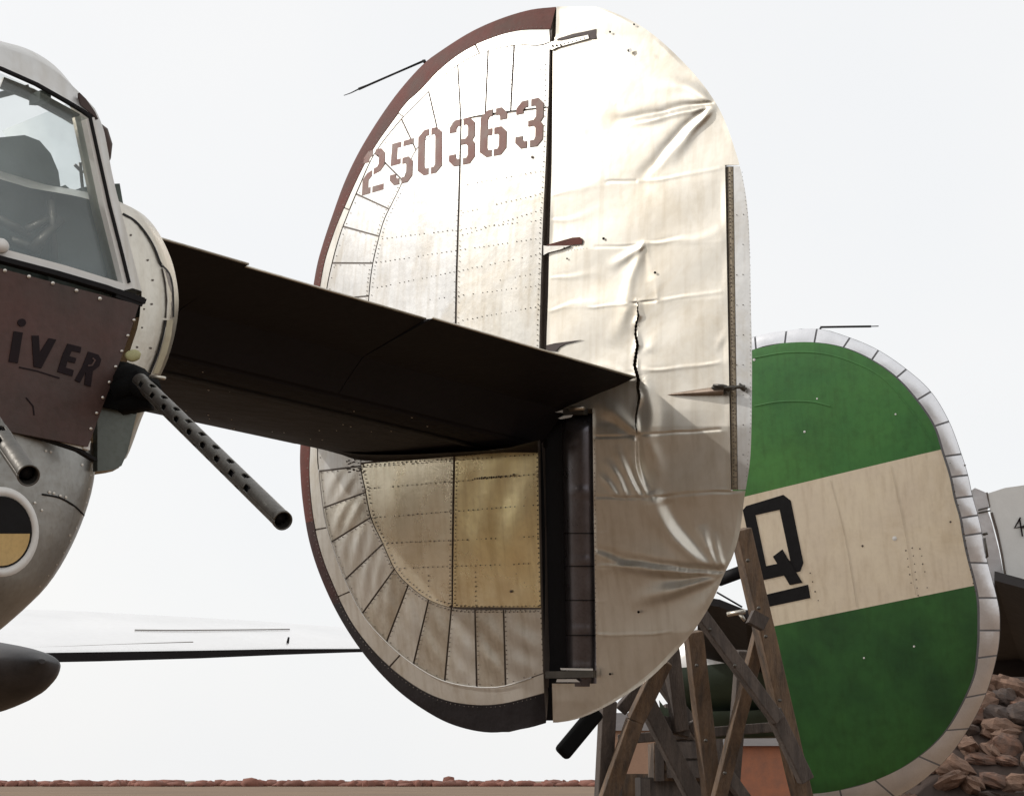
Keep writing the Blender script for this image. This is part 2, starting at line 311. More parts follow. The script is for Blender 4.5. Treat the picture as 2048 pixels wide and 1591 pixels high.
for i in range(len(RAD)-1):
    low = i >= 12
    a0, a1, b0, b1 = tS[i], tS[i+1], tI[i], tI[i+1]; ga = .0011
    A = sub(SEAM, a0+ga, a1-ga); B = sub(INN, b0+ga, b1-ga)
    m_ = (M['alu'] if i < 12 else (M['alu_c'], M['alu_g'], M['alu_c'])[i % 3] if i < 18 else (M['alu_g'], M['alu_c'])[i % 2])
    ruled('skin_panel', A, B, m_, fin, pillow=.003 if low else .0012, diag=.0045 if low else 0, gap=1.0, nu=22, nv=22)
# inner panels left and right of the spar line
def vline(P): return Curve(P, False)
spar_u = [(922, 240), (918, 400), (913, 560), (911, 700), (909, 900)]
spar_l = [(909, 902), (907, 1000), (905, 1120), (904, 1213)]
tA = INN.near((922, 240)); tB = INN.near((722, 925)); tC = INN.near((903, 1214))
A = sub(INN, tA+.004, tB, 40); B = vline(spar_u).at(np.linspace(0.02, 1, 40)); B[:, 0] -= 1.2
ruled('skin_panel', A, B, M['alu'], fin, pillow=.002, wob=.0012, gap=.8, nu=60, nv=24)
A = vline(spar_u).at(np.linspace(0, 1, 40)); A[:, 0] += 1.2; B = np.array([(cH.xaty(y)-2, y) for y in np.linspace(216, 900, 40)])
ruled('skin_panel', A, B, M['alu_c'], fin, pillow=.002, wob=.0012, gap=.8, nu=60, nv=24)
A = sub(INN, tB+.002, tC-.004, 40); B = vline(spar_l).at(np.linspace(0.03, .985, 40)); B[:, 0] -= 1.2
ruled('skin_panel', A, B, M['alu_cl'], fin, pillow=.002, wob=.003, diag=.002, gap=.8, nu=50, nv=24)
A = vline(spar_l).at(np.linspace(0, 1, 40)); A[:, 0] += 1.2; B = np.array([(cH.xaty(y)-2, y) for y in np.linspace(900, 1214, 40)])
ruled('skin_panel', A, B, M['alu_y'], fin, pillow=.003, wob=.004, diag=.004, gap=.8, nu=50, nv=24, label='skin panel below the stabilizer with yellow ground reflection in its colour')
# white aerial wire clipped along the lower seam
mb = MB(); mb.tube([FS(*np.array(p), .011) for p in SEAM.at(np.linspace(.60, .985, 70))], .0028, 6); mb.build('aerial_wire', M['white'], fin)
# rivets (too small to pick apart)
RV = MB()
def rivet(mb, x, y, r=1.5, fs=FS, off=.004, n=6):
    a = np.linspace(0, 2*math.pi, n, endpoint=False)
    ring = fs(x+np.cos(a)*r, y+np.sin(a)*r, off*np.ones(n)); ap = fs(np.array([x]), np.array([y]), np.array([off+.0022]))
    mb.add(np.vstack([ring, ap]), [(i, (i+1) % n, n) for i in range(n)])
def row(mb, P, step=9.0, r=1.4, smooth=False, fs=FS, off=.0052, jit=.5, drop=.06):
    c = Curve(P, smooth); n_ = int(c.len/step)
    for t in np.linspace(0, 1, max(n_, 2)):
        if random.random() < drop: continue
        p = c.at(t); rivet(mb, p[0]+random.uniform(-jit, jit), p[1]+random.uniform(-jit, jit), r*random.uniform(.8, 1.15), fs, off)
for k, (l_, r_) in enumerate([((722, 934), (1076, 908)), ((730, 977), (1076, 948)), ((742, 1035), (1076, 1009)), ((765, 1086), (1076, 1072)), ((789, 1136), (1076, 1126)), ((903, 1220), (1080, 1220))]):
    row(RV, [l_, r_], 9, 1.45, off=.0075)
row(RV, [(722, 926), (905, 912), (1000, 904)], 8, 1.6, off=.0075); row(RV, [(726, 930), (909, 917)], 8, 1.6)
for dx in (-5, 5): row(RV, np.array(spar_l)+(dx, 0), 7.5, 1.4, off=.0065); row(RV, np.array(spar_u[1:])+(dx*.8, 0), 10, .9, off=.006, drop=.2)
ti = np.linspace(tB, 1, 60)
for k in (-6, 5):
    P = INN.at(ti); d = np.gradient(P, axis=0); d /= np.linalg.norm(d, axis=1)[:, None]; row(RV, P+np.stack([-d[:, 1], d[:, 0]], 1)*k, 8, 1.45, off=.0065)
ti = np.linspace(INN.near((806, 362)), INN.near((738, 590)), 30)
for k in (-5, 5):
    P = INN.at(ti); d = np.gradient(P, axis=0); d /= np.linalg.norm(d, axis=1)[:, None]; row(RV, P+np.stack([-d[:, 1], d[:, 0]], 1)*k, 8, 1.0, off=.0065)
row(RV, [(y_[0], y_[1]) for y_ in [(1074, 905), (1075, 1000), (1077, 1100), (1080, 1210)]], 9, 1.6, off=.0065); row(RV, [(1082, 1225), (1086, 1340)], 9, 1.5)
row(RV, [(1091, 130), (1088, 300), (1079, 480), (1074, 690)], 10, 1.2)
for yl, yr, xl_ in [(371, 342, 925), (425, 388, 925), (477, 440, 765), (525, 476, 752), (577, 508, 745), (560, 545, 1000), (600, 570, 850), (640, 612, 925), (150, 138, 1032), (470, 420, 925)]:
    row(RV, [(xl_, yl), (1080, yr)], 9, 1.15, drop=.2)
for a_, b_ in RAD[1:-1]:
    a_ = np.array(a_, float); b_ = np.array(b_, float); d = (b_-a_)/np.linalg.norm(b_-a_); o2 = np.array((-d[1], d[0]))*3.6
    row(RV, [a_+d*6+o2, b_-d*6+o2], 8.5, 1.3 if a_[1] > 900 else .9, off=.0075, drop=.08 if a_[1] > 900 else .35)
P = SEAM.at(np.linspace(0, .99, 150)); d = np.gradient(P, axis=0); d /= np.linalg.norm(d, axis=1)[:, None]
row(RV, P+np.stack([d[:, 1], -d[:, 0]], 1)*5, 22, 1.1)
P = BOOT.at(np.linspace(0.01, .99, 150)); d = np.gradient(P, axis=0); d /= np.linalg.norm(d, axis=1)[:, None]
row(RV, P+np.stack([-d[:, 1], d[:, 0]], 1)*3.5, 9, 1.1)
row(RV, [(857, 1140), (857, 1192)], 8, 1.4, off=.0075); row(RV, [(951, 1144), (951, 1210)], 8, 1.4, off=.0075)
row(RV, [(950, 957), (1030, 949)], 4, 1.9, off=.0075, jit=1.5)
for k in range(26): rivet(RV, random.uniform(688, 730), random.uniform(918, 945), 1.6, off=.0065)
rivet(RV, 1064, 314, 3, off=.006); rivet(RV, 1022, 1182, 3, off=.008)
RV.build('rivets', M['rivet'], fin, smooth=False, kind='stuff')

# --- serial number, stencil
hkTL = [(.42, 0), (.2, 0), (0, .13), (0, .26), (.26, .26), (.26, .19), (.32, .14), (.42, .14)]
def fl(p, x=False, y=False): q = [((1-a) if x else a, (1-b) if y else b) for a, b in p]; return q
ringL = [(.45, 0), (.25, 0), (0, .13), (0, .87), (.25, 1), (.45, 1), (.45, .86), (.33, .86), (.28, .8), (.28, .2), (.33, .14), (.45, .14)]
three = [(.54, 0), (.8, 0), (1, .13), (1, .42), (.9, .5), (1, .58), (1, .87), (.8, 1), (.54, 1), (.54, .86), (.68, .86), (.73, .8), (.73, .62), (.64, .56), (.45, .56), (.45, .44), (.64, .44), (.73, .38), (.73, .2), (.68, .14), (.54, .14)]
lowR = [(.53, .40), (.8, .40), (1, .53), (1, .87), (.8, 1), (.53, 1), (.53, .86), (.67, .86), (.72, .8), (.72, .59), (.67, .54), (.53, .54)]
GLY = {'3': [hkTL, three, fl(hkTL, y=True)], '0': [ringL, fl(ringL, x=True)],
       '6': [[(.45, 0), (.25, 0), (0, .13), (0, .87), (.25, 1), (.45, 1), (.45, .86), (.33, .86), (.28, .8), (.28, .54), (.45, .54), (.45, .40), (.28, .40), (.28, .2), (.33, .14), (.45, .14)], fl(hkTL, x=True), lowR],
       '5': [[(.44, 0), (.02, 0), (0, .52), (.44, .52), (.44, .40), (.27, .40), (.28, .13), (.44, .13)], [(.54, 0), (1, 0), (1, .13), (.54, .13)], lowR, fl(hkTL, y=True)],
       '2': [hkTL, [(.54, 0), (.8, 0), (1, .13), (1, .42), (.8, .54), (.5, .58), (.5, .44), (.65, .42), (.72, .36), (.72, .2), (.68, .14), (.54, .14)], [(.42, .47), (.2, .51), (0, .64), (0, 1), (.38, 1), (.38, .86), (.27, .86), (.27, .68), (.42, .60)], [(.48, .86), (1, .86), (1, 1), (.48, 1)]]}
q = lambda x, y: (600+x/3.314, y/3.314)
DIG = [('2', q(425, 1010), q(565, 975), q(410, 1295), q(552, 1255)), ('5', q(608, 955), q(752, 915), q(592, 1235), q(742, 1198)), ('0', q(785, 872), q(940, 832), q(778, 1172), q(940, 1135)),
       ('3', q(993, 805), q(1158, 770), q(985, 1110), q(1158, 1075)), ('6', q(1198, 742), q(1372, 703), q(1188, 1050), q(1366, 1018)), ('3', q(1435, 680), q(1616, 640), q(1425, 990), q(1606, 962))]
for ch, tl, tr_, bl, br in DIG:
    K = MB(); tl, tr_, bl, br = map(np.array, (tl, tr_, bl, br))
    for pl in GLY[ch]:
        pts = []
        n_ = len(pl)
        for i in range(n_):
            a_, b_ = np.array(pl[i], float), np.array(pl[(i+1) % n_], float)
            pts.append(a_)
            if np.linalg.norm((b_-a_)*(1, 2)) > .5: pts.append((a_+b_)/2)
        P = [tl*(1-u_)*(1-v_)+tr_*u_*(1-v_)+bl*(1-u_)*v_+br*u_*v_ for u_, v_ in pts]
        poly_solid(K, P, lambda x, y, o: FS(x, y, .0035+o), .0022)
    K.build('serial_digit', M['number'], fin, smooth=False)

# --- aerial rod on the fin
K = MB(); p0 = FS(852., 122., -.02)
def SP(x, y, s=SF):
    a, u = onS(np.array(float(x)), np.array(float(y)), s); return AC(a, s, u)
K.tube([SP(852, 126), SP(846, 122)], .008, 8); K.tube([SP(850, 121), SP(790, 147), SP(735, 171), SP(718, 178)], [.006, .0055, .006, .0075], 8); K.tube([SP(718, 178), SP(702, 186), SP(688, 191)], [.004, .003, .002], 6)
K.build('aerial_rod', M['black'], fin)
# faired line above the stabilizer hinges -------------------------------------------------
# ================================================================== RUDDER
CRE = [ # p0, p1, width px, amp m, kind
 ((1425, 205), (1330, 228), 7, -.011, 's'), ((1420, 203), (1230, 242), 6, -.007, 's'), ((1425, 208), (1290, 362), 9, -.012, 's'), ((1418, 222), (1310, 345), 8, .008, 'g'),
 ((1425, 205), (1370, 170), 12, .005, 'g'), ((1330, 228), (1215, 243), 7, -.006, 's'), ((1425, 205), (1380, 215), 6, .006, 'g'), ((1240, 200), (1290, 232), 12, .003, 'g'),
 ((1272, 362), (1215, 366), 4, -.005, 's'), ((1280, 362), (1440, 338), 5, .0035, 's'), ((1215, 128), (1310, 114), 5, .004, 's'),
 ((1290, 492), (1215, 530), 8, .006, 'g'), ((1288, 492), (1258, 545), 6, .007, 's'), ((1290, 490), (1305, 590), 6, -.006, 's'), ((1290, 490), (1440, 462), 5, .004, 's'), ((1190, 492), (1290, 490), 4, -.003, 's'), ((1286, 492), (1240, 700), 16, .004, 'g'),
 ((1262, 604), (1314, 600), 3.5, -.008, 's'), ((1314, 600), (1312, 565), 3.5, .006, 's'), ((1314, 600), (1440, 583), 5, .003, 's'), ((1180, 615), (1262, 604), 4, .003, 's'), ((1262, 608), (1215, 690), 9, .005, 'g'),
 ((1276, 760), (1195, 735), 5, .004, 's'), ((1285, 740), (1440, 725), 5, .0035, 's'), ((1290, 700), (1330, 660), 14, .004, 'g'), ((1300, 880), (1290, 760), 14, .008, 'g'),
 ((1180, 790), (1275, 870), 13, .009, 's'), ((1190, 840), (1275, 872), 7, -.008, 's'), ((1200, 808), (1260, 850), 9, .007, 's'),
 ((1190, 871), (1275, 868), 4, -.008, 's'), ((1275, 870), (1440, 857), 4, -.008, 's'), ((1275, 866), (1300, 880), 8, .010, 'g'),
 ((1280, 880), (1312, 990), 15, .014, 'g'), ((1285, 890), (1262, 960), 9, -.008, 's'), ((1278, 945), (1296, 992), 5, .012, 's'), ((1255, 925), (1282, 992), 6, .008, 's'), ((1225, 900), (1270, 992), 7, .007, 's'), ((1205, 930), (1245, 992), 8, .006, 's'),
 ((1195, 994), (1310, 992), 4, -.010, 's'), ((1310, 991), (1482, 980), 4, -.010, 's'),
 ((1305, 995), (1330, 1050), 13, .012, 'g'), ((1330, 1050), (1390, 1110), 10, .017, 'g'), ((1390, 1110), (1445, 1140), 7, .012, 'g'), ((1440, 1138), (1400, 1060), 7, .009, 's'), ((1442, 1135), (1418, 1070), 6, .010, 's'), ((1448, 1140), (1415, 1100), 4, -.008, 's'),
 ((1200, 1128), (1290, 1132), 4, .006, 's'), ((1290, 1132), (1440, 1137), 6, -.013, 's'), ((1440, 1142), (1320, 1122), 6, .009, 's'), ((1438, 1142), (1360, 1162), 8, .010, 's'), ((1430, 1142), (1270, 1195), 14, .012, 's'), ((1436, 1148), (1400, 1200), 9, .006, 'g'),
 ((1195, 1268), (1340, 1263), 3.5, .005, 's'), ((1190, 1100), (1250, 1128), 9, .005, 'g'), ((1440, 700), (1490, 610), 10, .004, 'g')]
for y_ in (155, 210, 270, 330, 385, 440, 560, 620): CRE.append(((1098, y_), (1200, y_-20), 3, .0022, 's'))
for y_ in (1065, 1130, 1200, 1268): CRE.append(((1186, y_), (1215, y_-1), 3, .003, 's'))
CRE = [c_ for c_ in CRE if c_[0][1] < 780 or (abs(c_[0][1]-c_[1][1]) < .18*abs(c_[0][0]-c_[1][0]) and c_[2] <= 5)]
FOLD = [([(1300, 980), (1316, 1028), (1350, 1075), (1395, 1114), (1444, 1141)], 20, 9, .017, 'g'), ([(1330, 985), (1345, 1030), (1375, 1070), (1412, 1105), (1446, 1138)], 22, 8, -.010, 'g'),
 ([(1288, 750), (1302, 820), (1296, 878), (1314, 930), (1316, 992)], 13, 17, .014, 'g'), ([(1272, 866), (1274, 915), (1286, 955), (1300, 993)], 8, 9, .014, 's'),
 ([(1444, 1143), (1380, 1139), (1310, 1133), (1215, 1124)], 6, 13, -.016, 's'), ([(1440, 1146), (1385, 1168), (1325, 1188), (1255, 1203)], 7, 17, .013, 'g'), ([(1442, 1146), (1380, 1156), (1330, 1160), (1280, 1158)], 6, 14, -.010, 'g'),
 ([(1444, 1138), (1420, 1100), (1400, 1050)], 6, 12, .013, 'g'), ([(1447, 1138), (1434, 1108), (1424, 1066)], 5, 9, .010, 's'),
 ([(1427, 206), (1350, 224), (1290, 237), (1222, 243)], 6, 9, -.009, 's'), ([(1427, 208), (1372, 258), (1322, 318), (1286, 360)], 7, 11, -.009, 's'), ([(1427, 212), (1386, 262), (1340, 330)], 7, 11, .007, 'g'), ([(1420, 200), (1360, 170), (1290, 180)], 7, 20, .005, 'g'),
 ([(1276, 868), (1225, 818), (1182, 786)], 9, 18, .014, 'g'), ([(1270, 872), (1228, 846), (1188, 838)], 6, 13, -.008, 'g'),
 ([(1278, 992), (1252, 940), (1228, 888)], 5, 9, .009, 'g'), ([(1254, 992), (1236, 955), (1205, 915)], 5, 10, .008, 'g'), ([(1236, 992), (1215, 965), (1196, 945)], 5, 9, .006, 'g'), ([(1292, 992), (1272, 945), (1262, 900)], 4, 7, .007, 's'),
 ([(1290, 492), (1262, 560), (1245, 640), (1222, 700)], 6, 18, .005, 'g'), ([(1290, 492), (1240, 520), (1212, 535)], 5, 12, .004, 'g'), ([(1436, 1160), (1410, 1200), (1370, 1240)], 8, 22, .007, 'g'), ([(1190, 1100), (1250, 1124), (1300, 1130)], 8, 12, .006, 's')]
def RD(x, y):
    o = np.zeros_like(x); xo, yo = x, y
    wx = 4.5*np.sin(yo*.031+xo*.017)+1.6*np.sin(yo*.083-xo*.06); wy = 4.0*np.sin(xo*.027-yo*.019+1)+1.5*np.sin(xo*.09+yo*.05)
    for (p0, p1, w, amp, kd) in CRE:
        p0 = np.array(p0, float); p1 = np.array(p1, float); d = p1-p0; L = np.linalg.norm(d); d /= L
        rib = abs(d[1])*L < .18*L and w <= 5; q = .35 if rib else 1.0; rx = x+wx*q-p0[0]; ry = y+wy*q-p0[1]; t = np.clip((rx*d[0]+ry*d[1])/L, 0, 1)
        ex = rx-t*L*d[0]; ey = ry-t*L*d[1]; dist = np.hypot(ex, ey); sg = rx*(-d[1])+ry*d[0]
        up = .5 if p0[1] < 700 else (.55 if p0[1] < 1000 else .62)
        if rib: tp = np.clip(np.sin(math.pi*t)*2.5, 0, 1)*(.6+.4*np.sin(x*.05+p0[1]))*up*.8; w = w*.8
        else: tp = (1-t)**.8*np.clip(t*5+.35, 0, 1)*up*1.15; w = max(w, 7 if p0[1] > 800 else 5)*(.6+1.6*t)
        if kd == 'g': o += amp*tp*np.exp(-(dist/w)**2)
        else: o += amp*.9*tp*(sg/w)*np.exp(-(dist/w)**2)*1.2 + amp*.25*np.exp(-(dist/w)**2)
    for (pts, w0, w1, amp, kd) in FOLD:
        xa_, ya_ = np.array(pts, float).min(0)-60; xb_, yb_ = np.array(pts, float).max(0)+60
        sel = (x > xa_) & (x < xb_) & (y > ya_) & (y < yb_)
        if not sel.any(): continue
        c_ = Curve(pts).at(np.linspace(0, 1, 90)); xs_, ys_ = (x+wx*.35)[sel], (y+wy*.35)[sel]
        dd = np.hypot(xs_[:, None]-c_[:, 0], ys_[:, None]-c_[:, 1]); k = dd.argmin(1); t = k/89.; dist = dd[np.arange(len(k)), k]
        tg = np.gradient(c_, axis=0); sg = (xs_-c_[k, 0])*(-tg[k, 1])+(ys_-c_[k, 1])*tg[k, 0]; sg = np.sign(sg)*dist; w = w0+(w1-w0)*t
        tp = np.clip(t*6+.3, 0, 1)*np.clip((1-t)*2.2, 0, 1)
        o[sel] += amp*tp*np.exp(-(dist/w)**2)*(1.0 if kd == 'g' else sg/w*1.4)
    sel = (x > 1240) & (x < 1310) & (y > 596) & (y < 880)
    if sel.any():
        dd = np.hypot(x[sel][:, None]-cp[::3, 0], y[sel][:, None]-cp[::3, 1]).min(1); xs_ = x[sel]; ys_ = y[sel]
        o[sel] += np.where(xs_ < 1274, .006, .011)*(.6+.5*np.sin(ys_*.11+(xs_ > 1274)*2))*np.exp(-(dd/7)**2)
    # slack fabric between ribs
    o += .0022*np.sin(x*.021+y*.013)*np.sin(y*.03+x*.006)
    # panels hang in below the ribs at the bottom
    for (a, b, k) in ((870, 992, .006), (992, 1131, .009), (1131, 1266, .007), (1266, 1440, .005), (490, 604, .002), (365, 490, .002), (604, 735, .002), (735, 870, .003)):
        yy = y-(-(x-1320)*.06); o += -k*np.sin(math.pi*np.clip((yy-a)/(b-a), 0, 1))
    return o
rud_edge = Curve([(1113, 10), (1111, 75), (1106, 95), (1104, 300), (1099, 480), (1096, 600), (1093, 690), (1093, 815)])
CRACK = Curve([(1276, 605), (1275, 620), (1277, 632), (1272, 648), (1271, 668), (1275, 690), (1272, 708), (1269, 730), (1273, 745), (1277, 760), (1275, 775), (1279, 792), (1276, 810), (1272, 830), (1271, 850), (1274, 866)], False)
cw = np.interp(np.linspace(0, 1, 240), [0, .1, .35, .6, .8, 1], [1.0, 1.8, 2.9, 3.1, 2.2, .8])*(1+.25*np.sin(np.arange(240)*.9))
cp = CRACK.at(np.linspace(0, 1, 240))
def seg(mb, y0, y1, Lf, Rf, dy=3.0, dx=3.0):
    ys = np.linspace(y0, y1, int((y1-y0)/dy)+2); X0 = Lf(ys); X1 = np.maximum(Rf(ys), X0+1); nx = int((X1-X0).max()/dx)+2
    t = np.linspace(0, 1, nx)
    if 500 < (y0+y1)/2 < 1000:
        wd = X1[0]-X0[0]; tf = (np.arange(1262, 1290, .8)-X0[0])/wd; t = np.unique(np.r_[t[(t < tf[0]) | (t > tf[-1])], tf]); nx = len(t)
    X = X0[:, None]+(X1-X0)[:, None]*t; Y = np.repeat(ys[:, None], nx, 1)
    ed = np.clip(np.minimum((X-X0[:, None])/6, (X1[:, None]-X)/10), 0, 1)
    P = FS(X, Y, .002+RD(X, Y)*ed)
    xc = (X[:-1, :-1]+X[1:, 1:])/2; yc = (Y[:-1, :-1]+Y[1:, 1:])/2
    mask = np.ones(xc.shape, bool)
    sel = (xc > 1255) & (xc < 1295) & (yc > 600) & (yc < 872)
    D = np.hypot(xc[..., None]-cp[:, 0], yc[..., None]-cp[:, 1]) if sel.any() else None
    if D is not None: mask = ~(sel & ((D-cw) < 0).any(-1))
    # small holes
    # slots beside the hinges
    mb.grid(P, mask)
    # back skin and edge closures
    xs = X[:, ::6] if X.shape[1] > 12 else X; ysb = Y[:, ::6] if X.shape[1] > 12 else Y
    if xs[0, -1] != X[0, -1]: xs = np.concatenate([xs, X[:, -1:]], 1); ysb = np.concatenate([ysb, Y[:, -1:]], 1)
    B = FB(xs, ysb); mb.grid(B)
    mb.grid(np.stack([P[:, 0], B[:, 0]], 1)); mb.grid(np.stack([P[:, -1], B[:, -1]], 1))
    return P
lin = lambda a, b, y0, y1: (lambda y: np.interp(y, [y0, y1], [a, b]))
R = MB()
seg(R, 13.5, 330, lambda y: rud_edge.xaty(y), xr)
seg(R, 330, 817, lambda y: rud_edge.xaty(y), lin(1450, 1459, 330, 817), dy=1.7, dx=2.5)
seg(R, 817, 981, lin(1185, 1187, 817, 981), lin(1459, 1462, 817, 981), dy=1.7, dx=2.5)
seg(R, 981, 1366, lin(1187, 1193, 981, 1366), xr, dy=2.5, dx=2.5)
seg(R, 1366, 1444, lin(1104, 1106, 1366, 1444), lambda y: np.maximum(xr(y), 1107))
rud = R.build('rudder', M['dope'], bom, label='silver fabric rudder, creased and torn down the middle')
# dark round rudder nose showing below the stabilizer
K = MB(); ys = np.linspace(826, 1372, 60); th = np.linspace(0, math.pi, 16)
rows = []
for y in ys:
    xa = 1124+(y-826)*.018; xb = 1189+(y-826)*.012; k = min(1, ((y-826)/26)**.5)
    xx = xa+(xb-xa)*(1-np.cos(th))/2; rows.append(FS(xx, np.full(16, y), -.062+.072*np.sin(th)*k*(.97 if int(y/5) % 14 else 1.03)))
K.grid(np.array(rows)); rn = K.build('rudder_nose', mat('dark_rudder_nose', (.15, .14, .155), .28, .8, .3, 6), rud)
for y in (1066, 1132, 1200, 1270):
    xa = 1124+(y-826)*.018; xb = 1189+(y-826)*.012; pp = []
    for dy in (-1.1, 1.1): xx = xa+(xb-xa)*(1-np.cos(th))/2; pp.append(FS(xx, np.full(16, y+dy), -.061+.0722*np.sin(th)))
    K = MB(); K.grid(np.array(pp)); K.build('nose_rib', M['black'], rud)
K = MB(); ys = np.linspace(822, 1374, 20); xa = 1080+(ys-826)*.018; K.grid(np.stack([FS(xa, ys, -.012), FS(xa+8, ys, -.07), FS(xa+56, ys, -.075)], 1)); K.build('gap_spar', M['black'], fin)
# shadowed spar face behind the gap
K = MB(); ys = np.linspace(16, 830, 50); hx = cH.xaty(ys)
K.grid(np.stack([FS(hx-4, ys, -.03), FS(hx+26+(ys > 800)*8, ys, -.05)], 1)); K.build('hinge_spar', mat('gap_brown', (.10, .075, .06), .7, 0, .3, 5), fin)
yl_ = np.linspace(1374, 1440, 8); K = MB(); K.grid(np.stack([FS(1086+0*yl_, yl_, -.03), FS(1116+0*yl_, yl_, -.05)], 1)); K.build('hinge_spar', M['black'], fin)
# trim tab and its hinge strip
def tabfs(x, y, off=0.0): return FS(x, y, off)
K = MB(); ys = np.linspace(333, 979, 120)
xa = np.interp(ys, [333, 979], [1467, 1476]); P = []
X = xa[:, None]+(xr(ys)-xa)[:, None]*np.linspace(0, 1, 8); Y = np.repeat(ys[:, None], 8, 1)
G = FS(X, Y, .002); B = FB(X, Y); K.grid(G); K.grid(B); K.grid(np.stack([G[:, 0], B[:, 0]], 1)); K.grid(np.stack([G[:, -1], B[:, -1]], 1)); K.grid(np.stack([G[0], B[0]], 1)); K.grid(np.stack([G[-1], B[-1]], 1))
K.build('trim_tab', M['alu'], rud)
K = MB(); X = np.interp(ys, [333, 979], [1455, 1464])[:, None]+np.linspace(0, 11, 4); Y = np.repeat(ys[:, None], 4, 1); G = FS(X, Y, -.006+.003*np.sin(np.linspace(0, math.pi, 4))[None]); K.grid(G)
K.build('tab_hinge_strip', mat('tarnished_hinge', (.33, .27, .19), .55, .4, .4, 60), rud)
K = MB(); X = np.interp(ys, [333, 979], [1446, 1456])[:, None]+np.linspace(0, 30, 4); G = FS(X, np.repeat(ys[:, None], 4, 1), -.02); K.grid(G); K.build('tab_slot_spar', M['seam'], rud)
K = MB(); row(K, [(1458, 345), (1468, 975)], 7, 1.6, off=-.002, jit=.8); row(K, [(1463, 340), (1472, 975)], 11, 1.3, off=-.002, jit=.6)
row(K, [(1484, 345), (1495, 430), (1500, 520), (1501, 850), (1492, 960)], 8, .8, off=.003)
for yy in range(430, 960, 60): row(K, [(1473, yy), (1486, yy-1)], 9, 1.1, off=.003)
row(K, [(1189, 880), (1192, 1360)], 9, 1.0, off=.003); K.build('rivets', M['rivet'], rud, smooth=False, kind='stuff')
# tab actuator
K = MB(); n_ = 16; rows = []
for t in np.linspace(0, 1, n_):
    x = 1335+t*112; y = 789-t*9; r = (.3+9*t**.75); th2 = np.linspace(0, math.pi, 9)
    rows.append(FS(np.full(9, x)+0*th2, y-np.cos(th2)*r, .001+.032*t**.7*np.sin(th2)))
K.grid(np.array(rows)); K.build('actuator_fairing', mat('fairing_brown', (.36, .28, .22), .5, .4, .4, 12, base2=(.20, .14, .10)), rud)
K = MB(); K.tube([FS(1425., 775., .03), FS(1452., 775., .036), FS(1490., 773., .02)], .008, 8); K.tube([FS(1437., 783., .02), FS(1470., 777., .03)], .006, 8)
K.box(FS(1430., 771., .03), FS(1450., 772., .035), .03, .012); K.box(FS(1478., 770., .02), FS(1490., 779., .015), .02, .02); K.build('actuator_rod', M['gun'], rud)
# hinges
def flat(name, pts, off, th, m, parent, fs=FS): K = MB(); poly_solid(K, pts, lambda x, y, o: fs(x, y, off+o), th); return K.build(name, m, parent, smooth=False)
flat('hinge_slot', [(1112, 80), (1118, 76), (1145, 68), (1170, 63), (1192, 58), (1192, 77), (1178, 78), (1176, 70), (1150, 73), (1128, 80)], .004, .002, M['edge'], rud)
flat('hinge_strip', [(1098, 86), (1104, 83), (1114, 84), (1176, 70), (1178, 77), (1114, 95), (1104, 100), (1098, 98)], .004, .006, M['alu_c'], rud)
flat('hinge_slot', [(1092, 490), (1120, 482), (1145, 475), (1160, 474), (1165, 480), (1163, 488), (1140, 490), (1110, 492)], .004, .002, M['boot'], rud)
flat('hinge_strip', [(1087, 491), (1096, 492), (1140, 491), (1120, 499), (1096, 505), (1087, 510)], .004, .006, M['alu_c'], rud)
flat('hinge_slot', [(1093, 690), (1110, 686), (1165, 679), (1130, 688), (1118, 694), (1112, 702), (1093, 700)], .004, .002, M['edge'], rud)
K = MB(); 
for x, y, r in ((1258, 101, 3.6), (1207, 477, 3), (1310, 545, 2.8), (1113, 91, 2), (1121, 90, 2), (1105, 92, 2), (1101, 499, 2), (1110, 498, 2.2), (1119, 497, 2.2), (1134, 517, 2), (1220, 64, 2.4), (1268, 49, 2.2), (1277, 1223, 3), (1220, 1347, 2.6)): rivet(K, x, y, r, off=.006 if y > 110 else .012)
for x in range(1128, 1165, 6): rivet(K, x, 495-(x-1128)*.12, 1.2, off=.011)
for x in range(1128, 1176, 8): rivet(K, x, 87-(x-1128)*.27, 1.2, off=.011)
K.build('rivets', M['hole'], rud, smooth=False, kind='stuff')
# torn flap of metal at the upper hole, hinge arms low down
flat('torn_flap', [(1257, 98), (1263, 96), (1264, 102), (1259, 106)], .012, .002, M['white'], rud)
for (yy, x0, x1, nm) in ((1347, 1094, 1190, 'hinge_arm'), (822, 1130, 1172, 'hinge_arm')):
    K = MB(); K.box(FS(float(x0), yy+2., .012), FS(float(x1), float(yy), .012), .03, .03); K.build(nm, M['gun'], rud, smooth=False)
    flat('sky_gap_patch', [(x0+26, yy-12), (x1-4, yy-11), (x1-4, yy-7), (x0+28, yy-8)] if yy > 1000 else [(1110, 824), (1136, 816), (1140, 826)], .02, .003, M['white'], rud)  # white patches stand in for bright sky seen through the hinge cutouts
flat('sky_gap_patch', [(1114, 1357), (1152, 1357), (1160, 1363), (1112, 1363)], .014, .003, M['white'], rud)
K = MB(); K.tube([FS(1140., 817., .03), FS(1168., 815., .03)], .011, 10); K.build('hinge_bolt', M['alu_g'], rud)
flat('sky_gap_patch', [(1116, 836), (1128, 831), (1146, 829), (1142, 834), (1122, 838)], .03, .003, M['white'], rud)

